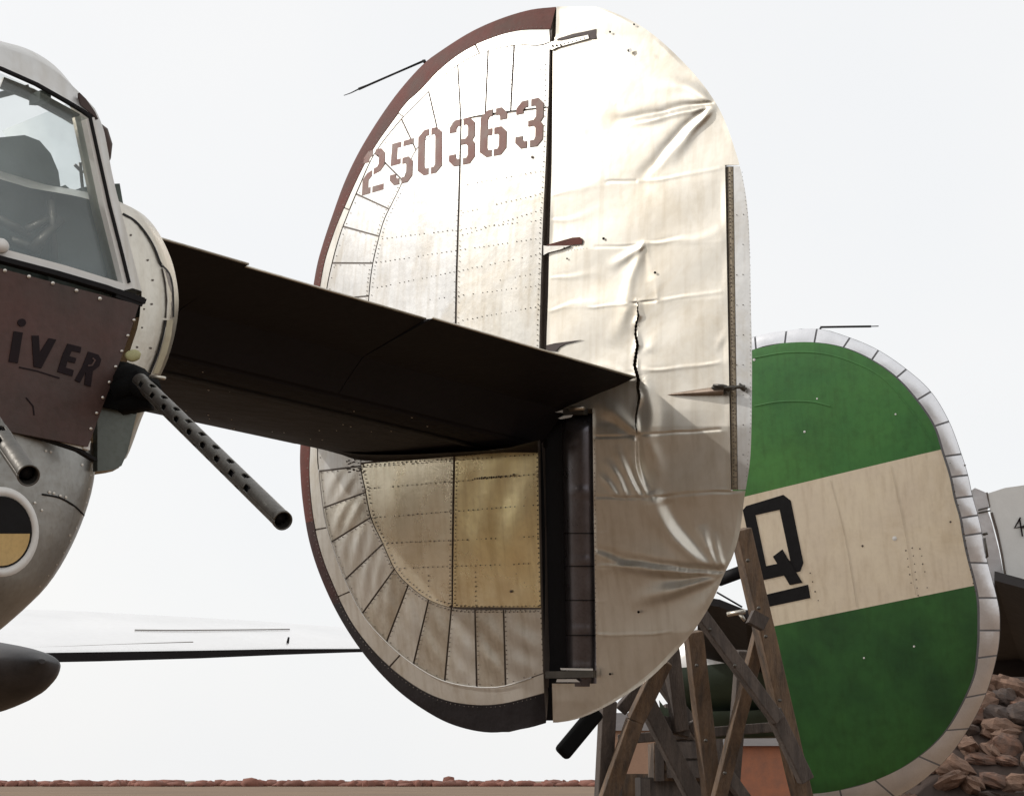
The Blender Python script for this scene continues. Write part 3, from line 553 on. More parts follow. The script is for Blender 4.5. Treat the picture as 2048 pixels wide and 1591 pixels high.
# ================================================================== STABILIZER + ELEVATOR (extruded along the span)
SEC = [(606, 866), (612, 884), (640, 896), (680, 906), (720, 913), (790, 916), (870, 914), (970, 906), (1079, 892)]
a_, u_ = onS(np.array([p[0] for p in SEC], float), np.array([p[1] for p in SEC], float), SF-.10)
S_ROOT = 2.1
up_a = a_[::-1]; up_u = u_[0]+(u_[0]-u_[::-1])*.9+.03
sa = np.r_[a_, up_a]; su = np.r_[u_, up_u]
K = MB(); ss = np.linspace(S_ROOT, SF-.02, 14)
G = np.array([AC(sa, s*np.ones_like(sa), su) for s in ss]); K.grid(np.concatenate([G, G[:, :1]], 1))
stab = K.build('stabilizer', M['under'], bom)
# bright leading edge strip underneath
K = MB(); la, lu = a_[:4], u_[:4]-.004; ss2 = np.linspace(S_ROOT, SF-.25, 12); G = np.array([AC(la+.004, s*np.ones(4), lu) for s in ss2]); K.grid(G[:, 0:3]); K.build('leading_edge_strip', M['alu_g'], stab)
K = MB()
for k in (0.25, .75):
    for s in np.arange(S_ROOT, SF-.25, .03):
        aa = la[1]*(1-k)+la[2]*k; uu = lu[1]*(1-k)+lu[2]*k-.001
        c_ = AC(aa, s, uu); K.add([AC(aa+.006, s-.005, uu), AC(aa+.006, s+.005, uu), AC(aa-.006, s+.005, uu), AC(aa-.006, s-.005, uu), c_-np.array((0, 0, .003))], [(0, 1, 4), (1, 2, 4), (2, 3, 4), (3, 0, 4)])
K.build('rivets', M['rivet'], stab, smooth=False, kind='stuff')
# spanwise lap strip
K = MB()
aa, uu = onS(np.array([1000., 1012.]), np.array([905., 904.]), SF-.10); K.grid(np.array([AC(aa, np.full(2, s), uu-.008) for s in (S_ROOT, SF-.1)])); K.build('lap_strip', M['black'], stab)
# elevator in spanwise pieces with a recessed trim tab
ex, ey = np.array([1084., 1100, 1132, 1270]), np.array([886., 862, 820, 755])
ea, eu = onS(ex, ey, SF-.10)
te_a, te_u = ea[-1], eu[-1]
def s_at(px):                         # spanwise station of a point seen on the trailing edge
    t = np.linspace(1.2, SF, 4000); P = np.multiply.outer(t, S)+F*te_a+U*te_u; x = CX+P[:, 0]/-P[:, 2]*FP; return t[np.argmin(abs(x-px))]
def elev(s0, s1, inset, name, m, parent):
    A_ = ea.copy(); U_ = eu.copy(); A_[-1] += inset; 
    la = np.r_[A_, A_[::-1][1:]]; lu = np.r_[U_, (U_+np.array([.22, .19, .13, .004]))[::-1][1:]]
    K = MB(); G = np.array([AC(la, np.full(len(la), s), lu) for s in np.linspace(s0, s1, 5)]); K.grid(np.concatenate([G, G[:, :1]], 1))
    for e in (0, -1): K.add(G[e], [tuple(range(len(la)))])
    return K.build(name, m, parent, smooth=False)
s1, s2 = s_at(497), s_at(865)
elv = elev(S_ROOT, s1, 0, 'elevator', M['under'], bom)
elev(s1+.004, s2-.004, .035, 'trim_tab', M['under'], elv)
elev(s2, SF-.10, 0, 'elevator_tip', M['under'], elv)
K = MB()                                # worn bright trailing edge
for s0, s3, ins in ((S_ROOT, s1, 0), (s1+.004, s2-.004, .035), (s2, SF-.10, 0)): K.tube([AC(te_a+ins, s0, te_u+.002), AC(te_a+ins, s3, te_u+.002)], .0045, 6)
K.build('trailing_edge_strip', M['alu_g'], elv)
K = MB()
for i in range(60):
    s = random.uniform(2.6, SF-.3); k = random.random(); aa = a_[3]*(1-k)+a_[-1]*k; uu = np.interp(aa, a_[3:][::-1], u_[3:][::-1])-.001; c_ = AC(aa, s, uu); r = random.uniform(.003, .006)
    K.add([AC(aa+r, s, uu), AC(aa, s+r, uu), AC(aa-r, s, uu), AC(aa, s-r, uu), c_-np.array((0, 0, .003))], [(0, 1, 4), (1, 2, 4), (2, 3, 4), (3, 0, 4)])
K.build('rivets', M['rivet_l'], stab, smooth=False, kind='stuff')
# fillet where the stabilizer meets the fin
K = MB(); 
f0 = [(640, 897), (680, 908), (722, 920), (800, 921), (900, 913), (1000, 905), (1076, 905)]; f1 = [(640, 893), (680, 902), (722, 908), (800, 909), (900, 905), (1000, 898), (1076, 880)]
c0 = catmull(f0, 6); c1 = catmull(f1, 6)
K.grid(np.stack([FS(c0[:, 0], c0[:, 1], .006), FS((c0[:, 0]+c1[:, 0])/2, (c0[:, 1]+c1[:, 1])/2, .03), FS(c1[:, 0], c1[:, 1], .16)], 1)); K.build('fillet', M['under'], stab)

# ================================================================== TURRET AND FUSELAGE END
SCN = 1.65
def secA(px, a, n=40, smooth=True):           # measured half section -> s,u
    c = Curve(px, smooth).at(np.linspace(0, 1, n)); s, u = onA(c[:, 0], c[:, 1], a); return s, u
def full(s, u):                                # mirror about the aircraft centreline
    return np.r_[2*SCN-s[::-1], s], np.r_[u[::-1], u]
def loftA(K, secs):
    G = np.array([AC(np.full(len(s), a), s, u) for a, s, u in secs]); K.grid(G); return G
def topc(px, a):                               # extend a half section up to the centreline, horizontally along the span
    s, u = onA(np.array([float(px[0])]), np.array([float(px[1])]), a); return s[0], u[0]
# fuselage rim
RIM = [(60, 372), (150, 388), (205, 402), (240, 420), (275, 437), (305, 465), (330, 505), (345, 545), (353, 600), (350, 650), (338, 710), (318, 757), (296, 800), (272, 850), (252, 905), (238, 935), (222, 943), (190, 947), (120, 940)]
AR = 4.0
s, u = secA(RIM, AR, 60); s[0] = max(s[0], SCN); s, u = full(s, u)
s_in = SCN+(s-SCN)*.965; um = u.mean(); u_in = um+(u-um)*.975
K = MB(); loftA(K, [(AR+.03, s_in, u_in), (AR-.015, s_in, u_in), (AR, s, u), (AR+.10, SCN+(s-SCN)*1.01, u), (AR+3.0, SCN+(s-SCN)*1.12, um+.12+(u-um)*1.2), (AR+7.0, SCN+(s-SCN)*1.3, um+.1+(u-um)*1.75), (18.5, SCN+(s-SCN)*1.35, um+.0+(u-um)*2.0)])
fus = K.build('fuselage', M['alu_g'], bom)
# ring of skin between turret and rim
INR = [(60, 376), (150, 392), (205, 408), (238, 432), (262, 520), (280, 600), (276, 650), (262, 695), (248, 745), (235, 800), (215, 850), (196, 905), (186, 925), (120, 915)]
s0, u0 = secA(INR, 3.70, 60); s0[0] = max(s0[0], SCN); s0, u0 = full(s0, u0)
K = MB(); loftA(K, [(3.70, s0, u0), (3.76, s0*.6+s_in*.4+.012, u0*.6+u_in*.4), (3.86, s0*.25+s_in*.75+.012, u0*.25+u_in*.75), (AR-.02, SCN+(s_in-SCN)*.99, u_in)])
tr = K.build('tail_ring', M['alu_g'], fus)
K = MB(); K.tube([p for p in AC(np.full(len(s), AR-.012), SCN+(s_in-SCN)*.995, u_in)], .007, 6, cap=False); K.build('rim_seal', M['black'], fus)
flat_A = lambda a: (lambda x, y, o: AC(np.full(np.shape(x), a)-o, *onA(np.asarray(x, float), np.asarray(y, float), a)))
RING_OBJ = tr
K = MB(); poly_solid(K, [(186, 800), (266, 822), (246, 905), (234, 932), (218, 940), (186, 943)], flat_A(3.70), .02); K.build('lower_fairing', mat('grey_green_metal', (.13, .145, .13), .4, .5, .4, 5), fus, smooth=False)
K = MB(); poly_solid(K, [(262, 728), (285, 738), (303, 757), (312, 772), (268, 828), (196, 812), (222, 760), (244, 730)], flat_A(3.67), .01); K.build('gun_slot', M['hole'], fus, smooth=False)

# turret shell ---------------------------------------------------------------
A0 = 3.60
C0 = [(-60, 121), (0, 141), (70, 172), (130, 206), (160, 224), (178, 236), (196, 310), (215, 392), (238, 480), (262, 575)]
C1 = [(-60, 66), (0, 82), (60, 100), (110, 132), (150, 178), (180, 222), (203, 262), (212, 305), (219, 355), (236, 425), (258, 510), (283, 606)]
sa0, ua0 = secA(C0, A0, 50, False); sa1, ua1 = secA(C1, A0+.09, 50)
def fullext(s, u):
    return np.r_[2*SCN-s[::-1], s], np.r_[u[::-1], u]
S0, U0 = fullext(sa0, ua0); S1, U1 = fullext(sa1, ua1)
K = MB(); loftA(K, [(A0, S0, U0), (A0+.03, S0*.5+S1*.5+.004, U0*.45+U1*.55+.01), (A0+.09, S1, U1), (A0+.16, S1, U1+.005)])
tur = K.build('tail_turret', M['alu'], bom, label='glazed tail turret with maroon armour plate')
# canopy roof band further forward leaves the sides open to the sky

fa = flat_A(A0)
# glass
K = MB(); gp = C0[1:6]+C0[6:]+[(240, 584), (0, 512)]
def mirx(px, a=A0):
    s_, u_ = onA(np.array([float(px[0])]), np.array([float(px[1])]), a); return 2*SCN-s_[0], u_[0]
pts = [tuple(v[0] for v in onA(np.array([float(x)]), np.array([float(y)]), A0)) for x, y in [C0[0]]+gp[:-1]]
pp = pts+[(2*SCN-a, b) for a, b in pts[::-1]]
V = [AC(A0+.012, a, b) for a, b in pp]; tri = tessellate_polygon([[Vector((a, b, 0)) for a, b in pp]])
mesh('window_glass', V, [tuple(t) for t in tri], M['glass'], tur, smooth=False)
# frames
def bar(K, pts, w, th, a, fn=None): poly_solid(K, stroke(pts, w), flat_A(a), th)
K = MB(); bar(K, [(171, 240), (188, 320), (208, 415), (232, 510), (249, 580)], 18, .02, A0-.002); K.build('window_frame', M['white'], tur, smooth=False)
K = MB(); bar(K, [(150, 235), (168, 320), (188, 415), (212, 510), (228, 572)], 12, .012, A0+.03); K.build('inner_frame', M['alu_g'], tur, smooth=False)
K = MB(); bar(K, [(-300, 425), (0, 511), (120, 543), (240, 580)], 20, .02, A0-.004); K.build('window_sill', M['white'], tur, smooth=False)
K = MB(); bar(K, [(179, 236), (197, 318), (218, 412), (242, 505), (257, 566)], 4.5, .006, A0-.022); bar(K, [(-60, 119), (0, 139), (70, 170), (130, 204), (162, 223), (180, 236)], 5, .012, A0-.004); K.build('window_seal', M['black'], tur, smooth=False)
K = MB(); bar(K, [(-300, 436), (0, 523), (100, 549), (200, 578), (278, 606)], 10, .03, A0-.012); bar(K, [(225, 588), (278, 606)], 18, .02, A0-.02); K.build('plate_hinge', M['black'], tur, smooth=False)
K = MB(); bar(K, [(0, 166), (60, 190), (130, 228), (150, 240)], 22, .01, A0+.14); bar(K, [(-20, 196), (50, 178)], 12, .02, A0+.2); K.build('roof_rail', M['gun'], tur, smooth=False)
K = MB(); bar(K, [(70, 190), (69, 211)], 22, .05, A0+.12); K.build('sight_bracket', M['cloth'], tur, smooth=False)
# riveted side strip rivets
def rowA(K, P, a, step, r, mi=0):
    c = Curve(P, False)
    for t in np.linspace(0, 1, max(2, int(c.len/step))):
        p = c.at(t); n_ = 8; an = np.linspace(0, 2*math.pi, n_, endpoint=False)
        ring = flat_A(a)(p[0]+np.cos(an)*r, p[1]+np.sin(an)*r, 0.0); ap = flat_A(a)(np.array([p[0]]), np.array([p[1]]), .006)
        K.add(np.vstack([ring, ap]), [(i, (i+1) % n_, n_) for i in range(n_)])
K = MB(); rowA(K, [(200, 265), (226, 395), (268, 560), (275, 590)], A0+.045, 24, 2.4); rowA(K, [(288, 618), (284, 655)], A0+.02, 20, 2); K.build('rivets', M['rivet'], tur, smooth=True, kind='stuff')
# hood on the starboard side
K = MB(); K.tube([flat_A(A0+.12)(np.array(float(x)), np.array(float(y)), 0.) for x, y in ((192, 245), (203, 262), (210, 290), (212, 315), (206, 345))], [.006, .016, .018, .012, .004], 8); K.build('side_hood', M['edge'], tur)
K = MB(); poly_solid(K, [(155, 187), (168, 200), (186, 226), (192, 240), (170, 222), (157, 212)], flat_A(A0+.02), .01); K.build('corner_patch', M['edge'], tur, smooth=False)
# gunner's equipment inside
def blob(K, c, r, n=14, m_=10, zs=1.0, seed=0, rough=.06):
    rg = np.random.RandomState(seed); P = []
    for i in range(m_+1):
        t = math.pi*i/m_
        P.append([np.array(c)+np.array((r[0]*math.sin(t)*math.cos(p), r[1]*math.sin(t)*math.sin(p), r[2]*math.cos(t)))*(1+rough*rg.uniform(-1, 1)*(0 < i < m_)) for p in np.linspace(0, 2*math.pi, n, endpoint=False)])
    P = np.array(P); K.grid(np.concatenate([P, P[:, :1]], 1))
fb = lambda a, x, y: flat_A(a)(np.array(float(x)), np.array(float(y)), 0.)
K = MB(); hump = [(-200, 640), (-200, 330), (-60, 295), (0, 289), (30, 300), (52, 325), (67, 360), (72, 395), (95, 402), (120, 640)]; poly_solid(K, hump, flat_A(A0+.34), .12); K.build('gunner_seat', M['cloth'], tur, smooth=False)
K = MB(); poly_solid(K, [(70, 398), (88, 393), (90, 384), (97, 381), (105, 388), (106, 398), (125, 403), (118, 392), (130, 386), (165, 380), (205, 378), (250, 640), (60, 640)], flat_A(A0+.26), .08); K.build('gun_mounting', M['cloth'], tur, smooth=False)
K = MB()
for x0, y0, x1, y1, r in ((-20, 430, 60, 470, .012), (50, 460, 110, 430, .01), (60, 500, 120, 440, .014), (20, 480, 80, 500, .012), (100, 400, 110, 520, .010), (150, 330, 165, 345, .004), (160, 325, 165, 375, .004)): K.tube([fb(A0+.12, x0, y0), fb(A0+.13, x1, y1)], r, 8)
K.build('control_rods', M['gun'], tur)
K = MB(); K.tube([fb(A0-.02, 4, 493), fb(A0-.035, 4, 493)+np.array((0, -.01, 0))], .016, 14); K.build('frame_bolt', M['white'], tur)
# side glazing starboard, sloping
K = MB(); sel = (S1 > SCN+.34) & (U1 > np.percentile(U1, 30)); loftA(K, [(A0+.16, S1[sel], U1[sel]+.005), (A0+.42, S1[sel]-.03, U1[sel]-.02)]); K.build('side_glass', M['glass'], tur)
# armour plate
PL = [(-60, 508), (0, 527), (278, 609), (262, 660), (240, 722), (210, 800), (176, 893), (0, 838), (-60, 822)]
sp_, up_p = onA(np.array([p[0] for p in PL[2:7]], float), np.array([p[1] for p in PL[2:7]], float), A0-.04)
ps = np.r_[sp_, 2*SCN-sp_[::-1]]; pu = np.r_[up_p, up_p[::-1]]
K = MB(); n_ = len(ps); tri = tessellate_polygon([[Vector((a, b, 0)) for a, b in zip(ps, pu)]])
K.add(np.vstack([AC(np.full(n_, A0-.04), ps, pu), AC(np.full(n_, A0-.02), ps, pu)]), [tuple(t) for t in tri]+[tuple(i+n_ for i in reversed(t)) for t in tri]+[(i, (i+1) % n_, (i+1) % n_+n_, i+n_) for i in range(n_)])
K.build('armour_plate', M['plate'], tur, smooth=False)
K = MB(); rowA(K, [(10, 541), (55, 552), (95, 563), (131, 574), (166, 585), (200, 597)], A0-.042, 37, 4); rowA(K, [(268, 640), (226, 747), (201, 806), (182, 857)], A0-.042, 26, 3.2); K.build('plate_bolt', M['rivet_l'], tur, kind='stuff')
# hand lettering
fl2 = flat_A(A0-.0405)
K = MB(); poly_solid(K, [(27, 662), (45, 665), (35, 726), (17, 723)], fl2, .002); an = np.linspace(0, 2*math.pi, 12, endpoint=False); poly_solid(K, np.stack([43+8.5*np.cos(an), 645+8*np.sin(an)], 1), fl2, .002); K.build('painted_letter', M['letter'], tur, smooth=False)
K = MB(); poly_solid(K, [(63, 671), (77, 671), (79, 705), (97, 676), (112, 679), (82, 736), (67, 733)], fl2, .002); K.build('painted_letter', M['letter'], tur, smooth=False)
K = MB(); poly_solid(K, [(135, 687), (162, 694), (160, 705), (143, 701), (138, 712), (152, 716), (149, 726), (134, 722), (131, 735), (147, 740), (144, 752), (114, 743), (126, 706)], fl2, .002); K.build('painted_letter', M['letter'], tur, smooth=False)
K = MB(); poly_solid(K, [(176, 703), (196, 709), (202, 719), (198, 732), (185, 742), (181, 773), (168, 769), (171, 744), (159, 765), (149, 760), (163, 735)], fl2, .002)
K.build('painted_letter', M['letter'], tur, smooth=False)
K = MB(); poly_solid(K, stroke([(185, 716), (190, 720), (184, 730), (176, 731)], 3), flat_A(A0-.043), .001); K.build('letter_counter', M['plate'], tur, smooth=False)
K = MB(); poly_solid(K, stroke([(38, 734), (75, 742), (119, 756)], 2.5), fl2, .001); K.build('paint_line', M['letter'], tur, smooth=False)
K = MB(); poly_solid(K, stroke([(52, 795), (66, 812), (68, 830)], 2.5), fl2, .001); K.build('scratch', M['letter'], tur, smooth=False)
# strip below the plate
K = MB(); bar(K, [(-300, 768), (0, 846), (90, 868), (170, 893)], 20, .02, A0-.01); K.build('lower_strip', M['alu_c'], tur, smooth=False)
K = MB(); bar(K, [(-300, 785), (0, 860), (90, 880), (150, 900), (184, 920)], 6, .02, A0-.008); K.build('lower_seal', M['black'], tur, smooth=False)
K = MB(); poly_solid(K, [(167, 880), (178, 882), (177, 900), (166, 897)], flat_A(A0-.03), .006); K.build('end_clip', M['white'], tur, smooth=False)
# bowl
SIL = Curve([(186, 905), (187, 935), (180, 985), (166, 1032), (146, 1080), (120, 1128), (92, 1168), (60, 1202), (20, 1240), (-30, 1280), (-110, 1325), (-220, 1350)])
K = MB(); n_ = 40; rows = []
ac = A0+.36
for t in np.linspace(0, 1, 30):
    p = SIL.at(t); s_, u_ = onA(np.array([p[0]]), np.array([p[1]]), ac-.12); w = max(s_[0]-SCN, .02)
    th = np.linspace(0, 2*math.pi, n_); dep = min(.40, w*.86); W_ = .957*w/math.sin(math.acos(min(.12/dep, .85))) if dep > .13 else w*.957
    e = .8
    rows.append(AC(ac-dep*np.sign(np.cos(th))*np.abs(np.cos(th))**e, SCN+W_*np.sign(np.sin(th))*np.abs(np.sin(th))**e, np.full(n_, u_[0])))
K.grid(np.array(rows)); K.add(rows[0], [tuple(range(n_-1))]); K.add(rows[-1], [tuple(range(n_-1))])
bowl = K.build('turret_bowl', mat('bowl_aluminium', (.40, .40, .38), .36, .75, .25, 5, .3, 12), tur)
def bowlp(x, y, off=0.0):     # point of the bowl's aft face
    x = np.asarray(x, float); y = np.asarray(y, float)
    s_, u_ = onA(x, y, A0+.02); return AC(np.full(np.shape(x), A0+.0)-off, s_, u_)
from mathutils.bvhtree import BVHTree
def surf(o):
    V = [v.co+Vector(base_of(o.parent)) for v in o.data.vertices]; bv = BVHTree.FromPolygons(V, [tuple(p.vertices) for p in o.data.polygons])
    cc = Vector((0, 0, CAMH))
    def f(x, y, off=0.0):
        x = np.asarray(x, float); y = np.asarray(y, float); sh = x.shape; offs = np.broadcast_to(off, sh).ravel(); R_ = []
        for i, (a, b) in enumerate(zip(x.ravel(), y.ravel())):
            d = Vector(c2w(ray(a, b)))-cc; d.normalize(); h = bv.ray_cast(cc, d)
            p = h[0] if h[0] else (Vector(R_[-1]) if R_ else Vector(at(a, b, 4))); R_.append(np.array(p-d*float(offs[i])))
        return np.array(R_).reshape(sh+(3,))
    return f
fbw = surf(bowl)
K = MB(); c = Curve([(85, 988), (120, 995), (150, 1012), (168, 1030)]).at(np.linspace(0, 1, 14)); K.tube([fbw(p[0], p[1], .002) for p in c], .0022, 5)
c = Curve([(0, 893), (60, 905), (120, 917), (180, 936)]).at(np.linspace(0, 1, 14)); K.build('skin_seam', M['black'], bowl)
K = MB()
for x, y in ((92, 901), (102, 903), (99, 984), (108, 986), (121, 991), (132, 994), (165, 929), (70, 1005), (84, 1020), (140, 1070)):
    rivet(K, x, y, 3, fbw, .002)
for p in Curve([(182, 950), (172, 1010), (148, 1066), (118, 1122), (80, 1172)]).at(np.linspace(0, 1, 10)): rivet(K, p[0], p[1], 2, fbw, .003)
K.build('rivets', M['alu_c'], bowl, kind='stuff')
# oval sighting window low on the bowl
th = np.linspace(0, 2*math.pi, 48, endpoint=False)
def oval(rx, ry, off, cx=2, cy=1063): return fbw(np.maximum(cx+np.cos(th)*rx, -60), cy+np.sin(th)*ry, off)
K = MB(); G = np.array([oval(76, 90, .0), oval(73, 86, .008), oval(66, 78, .009), oval(62, 72, .002)]); K.grid(np.concatenate([G, G[:, :1]], 1)); K.build('oval_rim', M['white'], bowl)
K = MB(); P = oval(61, 71, .006); K.add(np.vstack([P, P.mean(0)]), [(i, (i+1) % 48, 48) for i in range(48)]); K.build('oval_pane', M['black'], bowl)
low = [(2+math.cos(t)*58, 1064+math.sin(t)*67) for t in np.linspace(.04, math.pi-.04, 20)]
K = MB(); P = fbw(np.maximum(np.array([p[0] for p in low]), -60), np.array([p[1] for p in low]), .012); K.add(np.vstack([P, P.mean(0)]), [(i, (i+1) % 20, 20) for i in range(20)]); K.build('pane_reflection', M['yellow'], bowl)  # yellow interior reflection of the pane, put in as a coloured sheet
fring = surf(RING_OBJ)
def onring(name, pts, m, th=.003, off=.002): K = MB(); poly_solid(K, pts, lambda x, y, o: fring(x, y, off+o), th); return K.build(name, m, fus, smooth=False)
onring('rim_line', stroke(Curve([(246, 427), (270, 441), (292, 466), (310, 497), (322, 527), (338, 545), (345, 570), (347, 600), (347, 634)]).at(np.linspace(0, 1, 26)), 3.5), M['black'])
onring('rim_band', [(325, 536), (338, 548), (344, 575), (345, 610), (343, 636), (332, 636), (334, 600), (331, 565)], mat('rim_brown', (.20, .17, .15), .5, .3, .2, 9))
onring('patch_strip', [(334, 640), (346, 640), (343, 672), (334, 706), (318, 746), (306, 746), (320, 706), (330, 672)], mat('pale_yellow_patch', (.52, .47, .33), .5, .2, .2, 9))
onring('rim_line', stroke(Curve([(332, 640), (326, 672), (316, 708), (300, 748)]).at(np.linspace(0, 1, 12)), 3.5), M['black'])
K = MB()
for x, y in ((275, 694), (302, 696), (314, 704), (304, 608), (296, 520), (306, 560), (262, 470)): rivet(K, x, y, 2.4, fring, .002)
K.build('rivets', M['rivet'], fus, kind='stuff')
# gun mount
def gpt(x, y, z): return at(float(x), float(y), z)
def gun(name, b, m0, rad, label):
    b = np.array(b); m0 = np.array(m0); d = nrm(m0-b); x = nrm(np.cross(d, (0, 0, 1))); y = np.cross(x, d); L = np.linalg.norm(m0-b)
    if np.dot(x, -b) < 0: pass
    K = MB(); n_ = 36; nl = 260; th_ = np.linspace(0, 2*math.pi, n_, endpoint=False); rows = []
    ts = np.linspace(0, 1, nl)
    for t in ts:
        r = rad*(1-.06*t) ; r = r*(1.05 if t > .985 else 1); rows.append(b+d*L*t+(np.outer(np.cos(th_), x)+np.outer(np.sin(th_), y))*r)
    G = np.array(rows); G = np.concatenate([G, G[:, :1]], 1)
    tc = (ts[:-1]+ts[1:])/2; thc = np.r_[th_[:-1]+th_[1:], th_[-1]+2*math.pi]/2
    mask = np.ones((nl-1, n_), bool)
    for row_ in range(6):
        a0 = row_*math.pi/3+.35
        for k in range(9):
            t0 = .06+k*.096+(row_ % 2)*.048
            if t0 > .87: continue
            dt = (tc-t0)*L; da = (np.angle(np.exp(1j*(thc-a0))))*rad
            mask &= ~((dt[:, None]/.0145)**2+(da[None]/.0078)**2 < 1)
    K.grid(G, mask)
    o = K.build(name, M['gun'], tur, label=label)
    sl_ = o.modifiers.new('thickness', 'SOLIDIFY'); sl_.thickness = .0025; sl_.offset = -1
    K = MB(); K.tube([b+d*L*t for t in (0, .3, .6, .93, .985)], rad*.52, 14); K.build('inner_barrel', M['black'], o)
    return o
base = gpt(280, 762, 4.02); muz = gpt(566, 1041, 3.2)
Sw = c2w(S)-c2w((0, 0, 0.)); 
gun('gun_barrel', base, muz, .0182, None)
gun('gun_barrel', base-Sw*.505, muz-Sw*.505, .0182, None)
K = MB(); K.tube([gpt(244, 758, 4.2), gpt(268, 766, 4.07), gpt(278, 770, 4.04), gpt(300, 783, 3.97)], [.042, .040, .026, .024], 16); K.box(gpt(246, 792, 4.08), gpt(300, 764, 4.06), .09, .04)
K.box(gpt(238, 800, 4.06), gpt(300, 790, 4.06), .05, .06); K.build('gun_mount', M['hole'], tur)
K = MB(); blob(K, gpt(266, 711, 4.02), (.018, .006, .014), seed=5, rough=.06); K.build('knob', mat('dull_yellow_brass', (.42, .40, .20), .5, .2, .3, 20), tur)
K = MB(); K.tube([gpt(300, 752, 4.0), gpt(330, 756, 3.98)], .004, 6); K.build('latch', M['alu_g'], tur)

# ================================================================== OWN WING
def on_wing(x, y, a):
    s, u = onA(np.array(float(x)), np.array(float(y)), a); return float(s), float(u)
AW = 15.4
XS = [-140, 0, 200, 400, 560, 700, 860, 1060]
TE = [1311, 1306, 1303, 1300, 1297, 1296.5, 1295, 1296]
LOW = [1330, 1326, 1322, 1316, 1309, 1304, 1300, 1298]
TOP = [1240, 1240, 1244, 1250, 1258, 1265, 1276, 1290]
K = MB(); rows = []
for x, te, lo_, tp in zip(XS, TE, LOW, TOP):
    s, ut = on_wing(x, te, AW); _, ul = on_wing(x, lo_, AW); ch = np.interp(x, [-140, 1060], [4.3, 1.7])
    _, uh = on_wing(x, tp, AW+ch*.72)          # crest of the section
    s3 = s
    kk = [(0, ut), (.03, ut+(uh-ut)*.05), (.35*ch, ut+(uh-ut)*.52), (.72*ch, uh*1.0), (.93*ch, uh-.02), (ch, uh-.12), (.9*ch, uh-.22), (.5*ch, ut+(uh-ut)*.25), (.12*ch, ul+.05), (.03, ul), (0, ul)]
    rows.append(AC(AW+np.array([k[0] for k in kk]), np.full(len(kk), s3), np.array([k[1] for k in kk])))
G = np.array(rows); nk = G.shape[1]
K.grid(G[:, :8]); K.add(G[-1], [tuple(range(nk))])
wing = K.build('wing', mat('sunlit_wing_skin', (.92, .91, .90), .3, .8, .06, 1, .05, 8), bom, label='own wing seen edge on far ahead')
K = MB(); K.grid(np.concatenate([G[:, 7:], G[:, :1]], 1)); K.build('flap', M['under'], wing, smooth=False)
K = MB()
def wing_pt(x, y, lift=.01):
    te = np.interp(x, XS, TE); tp = np.interp(x, XS, TOP); k = np.clip((te-y)/(te-tp), 0, 1); ch = np.interp(x, [-140, 1060], [4.3, 1.7]); s, ut = on_wing(x, te, AW)
    _, uh = on_wing(x, tp, AW+ch*.72); a = AW+np.interp(k, [0, .52, 1], [0, .35*ch, .72*ch]); return AC(a, s, ut+(uh-ut)*k+lift)
for P, r in (([(375, 1276), (450, 1276.5), (560, 1276), (700, 1276)], .006), ([(-100, 1303), (100, 1299.5), (300, 1294), (425, 1291)], .006), ([(100, 1243), (150, 1252), (190, 1261)], .004)):
    K.tube([wing_pt(*p) for p in Curve(P, False).at(np.linspace(0, 1, 12))], r, 5)
K.build('aileron_gap', M['seam'], wing)
K = MB(); K.tube([wing_pt(607, 1291), wing_pt(607, 1291)+np.array((0.01, 0, .06))], [.015, .01], 6); K.build('tab_horn', M['black'], wing)
# engine nacelle hanging below the wing
K = MB(); rows = []; NC = 48
nprof = [(float(p[0]), float(p[1]), 0) for p in Curve([(-.62, .03), (-.55, .16), (-.2, .34), (.5, .50), (1.4, .62), (2.6, .72), (4.4, .78), (5.2, .6)]).at(np.linspace(0, 1, 30))]
s_n, u_n = onA(np.array(15.0), np.array(1330.), AW)
for da, r, yy in nprof:
    t_ = np.linspace(0, 2*math.pi, NC); rows.append(AC(np.full(NC, AW+da), s_n+np.cos(t_)*r*1.25, u_n+.06-r*.11+np.sin(t_)*r*np.where(np.sin(t_) > 0, .45, .95)))
K.grid(np.array(rows)); K.add(rows[0], [tuple(range(NC-1))]); K.build('engine_nacelle', mat('nacelle_grime', (.055, .05, .05), .5, .2, .5, 4, base2=(.02, .02, .022)), wing)
K = MB(); blob(K, AC(AW+.5, float(s_n)-.3, float(u_n)-.62), (.3, .3, .16), seed=2, rough=.1); K.build('exhaust', M['black'], wing)

# ================================================================== SECOND BOMBER (green fin)
G_ = nrm((6041, 1785, 3590)); Ug = np.array((-.2, .97, 0.)); Ug[2] = -(G_[0]*Ug[0]+G_[1]*Ug[1])/G_[2]; Ug = nrm(Ug); N_ = np.cross(G_, Ug)
if N_[2] < 0: N_ = -N_
P0 = ray(1700, 1100)*13.4
Nw = c2w(N_)-c2w((0, 0, 0.))
def onG(x, y, off=0.0):
    d = ray(x, y); t = (P0@N_+np.asarray(off))/(d@N_); P = d*t[..., None]-P0; return P@G_, P@Ug
def GW(g_, w, n=0.0): return c2w(P0+np.multiply.outer(np.asarray(g_, float), G_)+np.multiply.outer(np.asarray(w, float), Ug)+np.multiply.outer(np.asarray(n, float)+0*np.asarray(g_, float), N_))
bo2 = thing('bomber', (3.0, 15.0, 0.0), 'bomber tail with a green fin, cream band and black letter Q behind the timber trestles', 'aircraft')
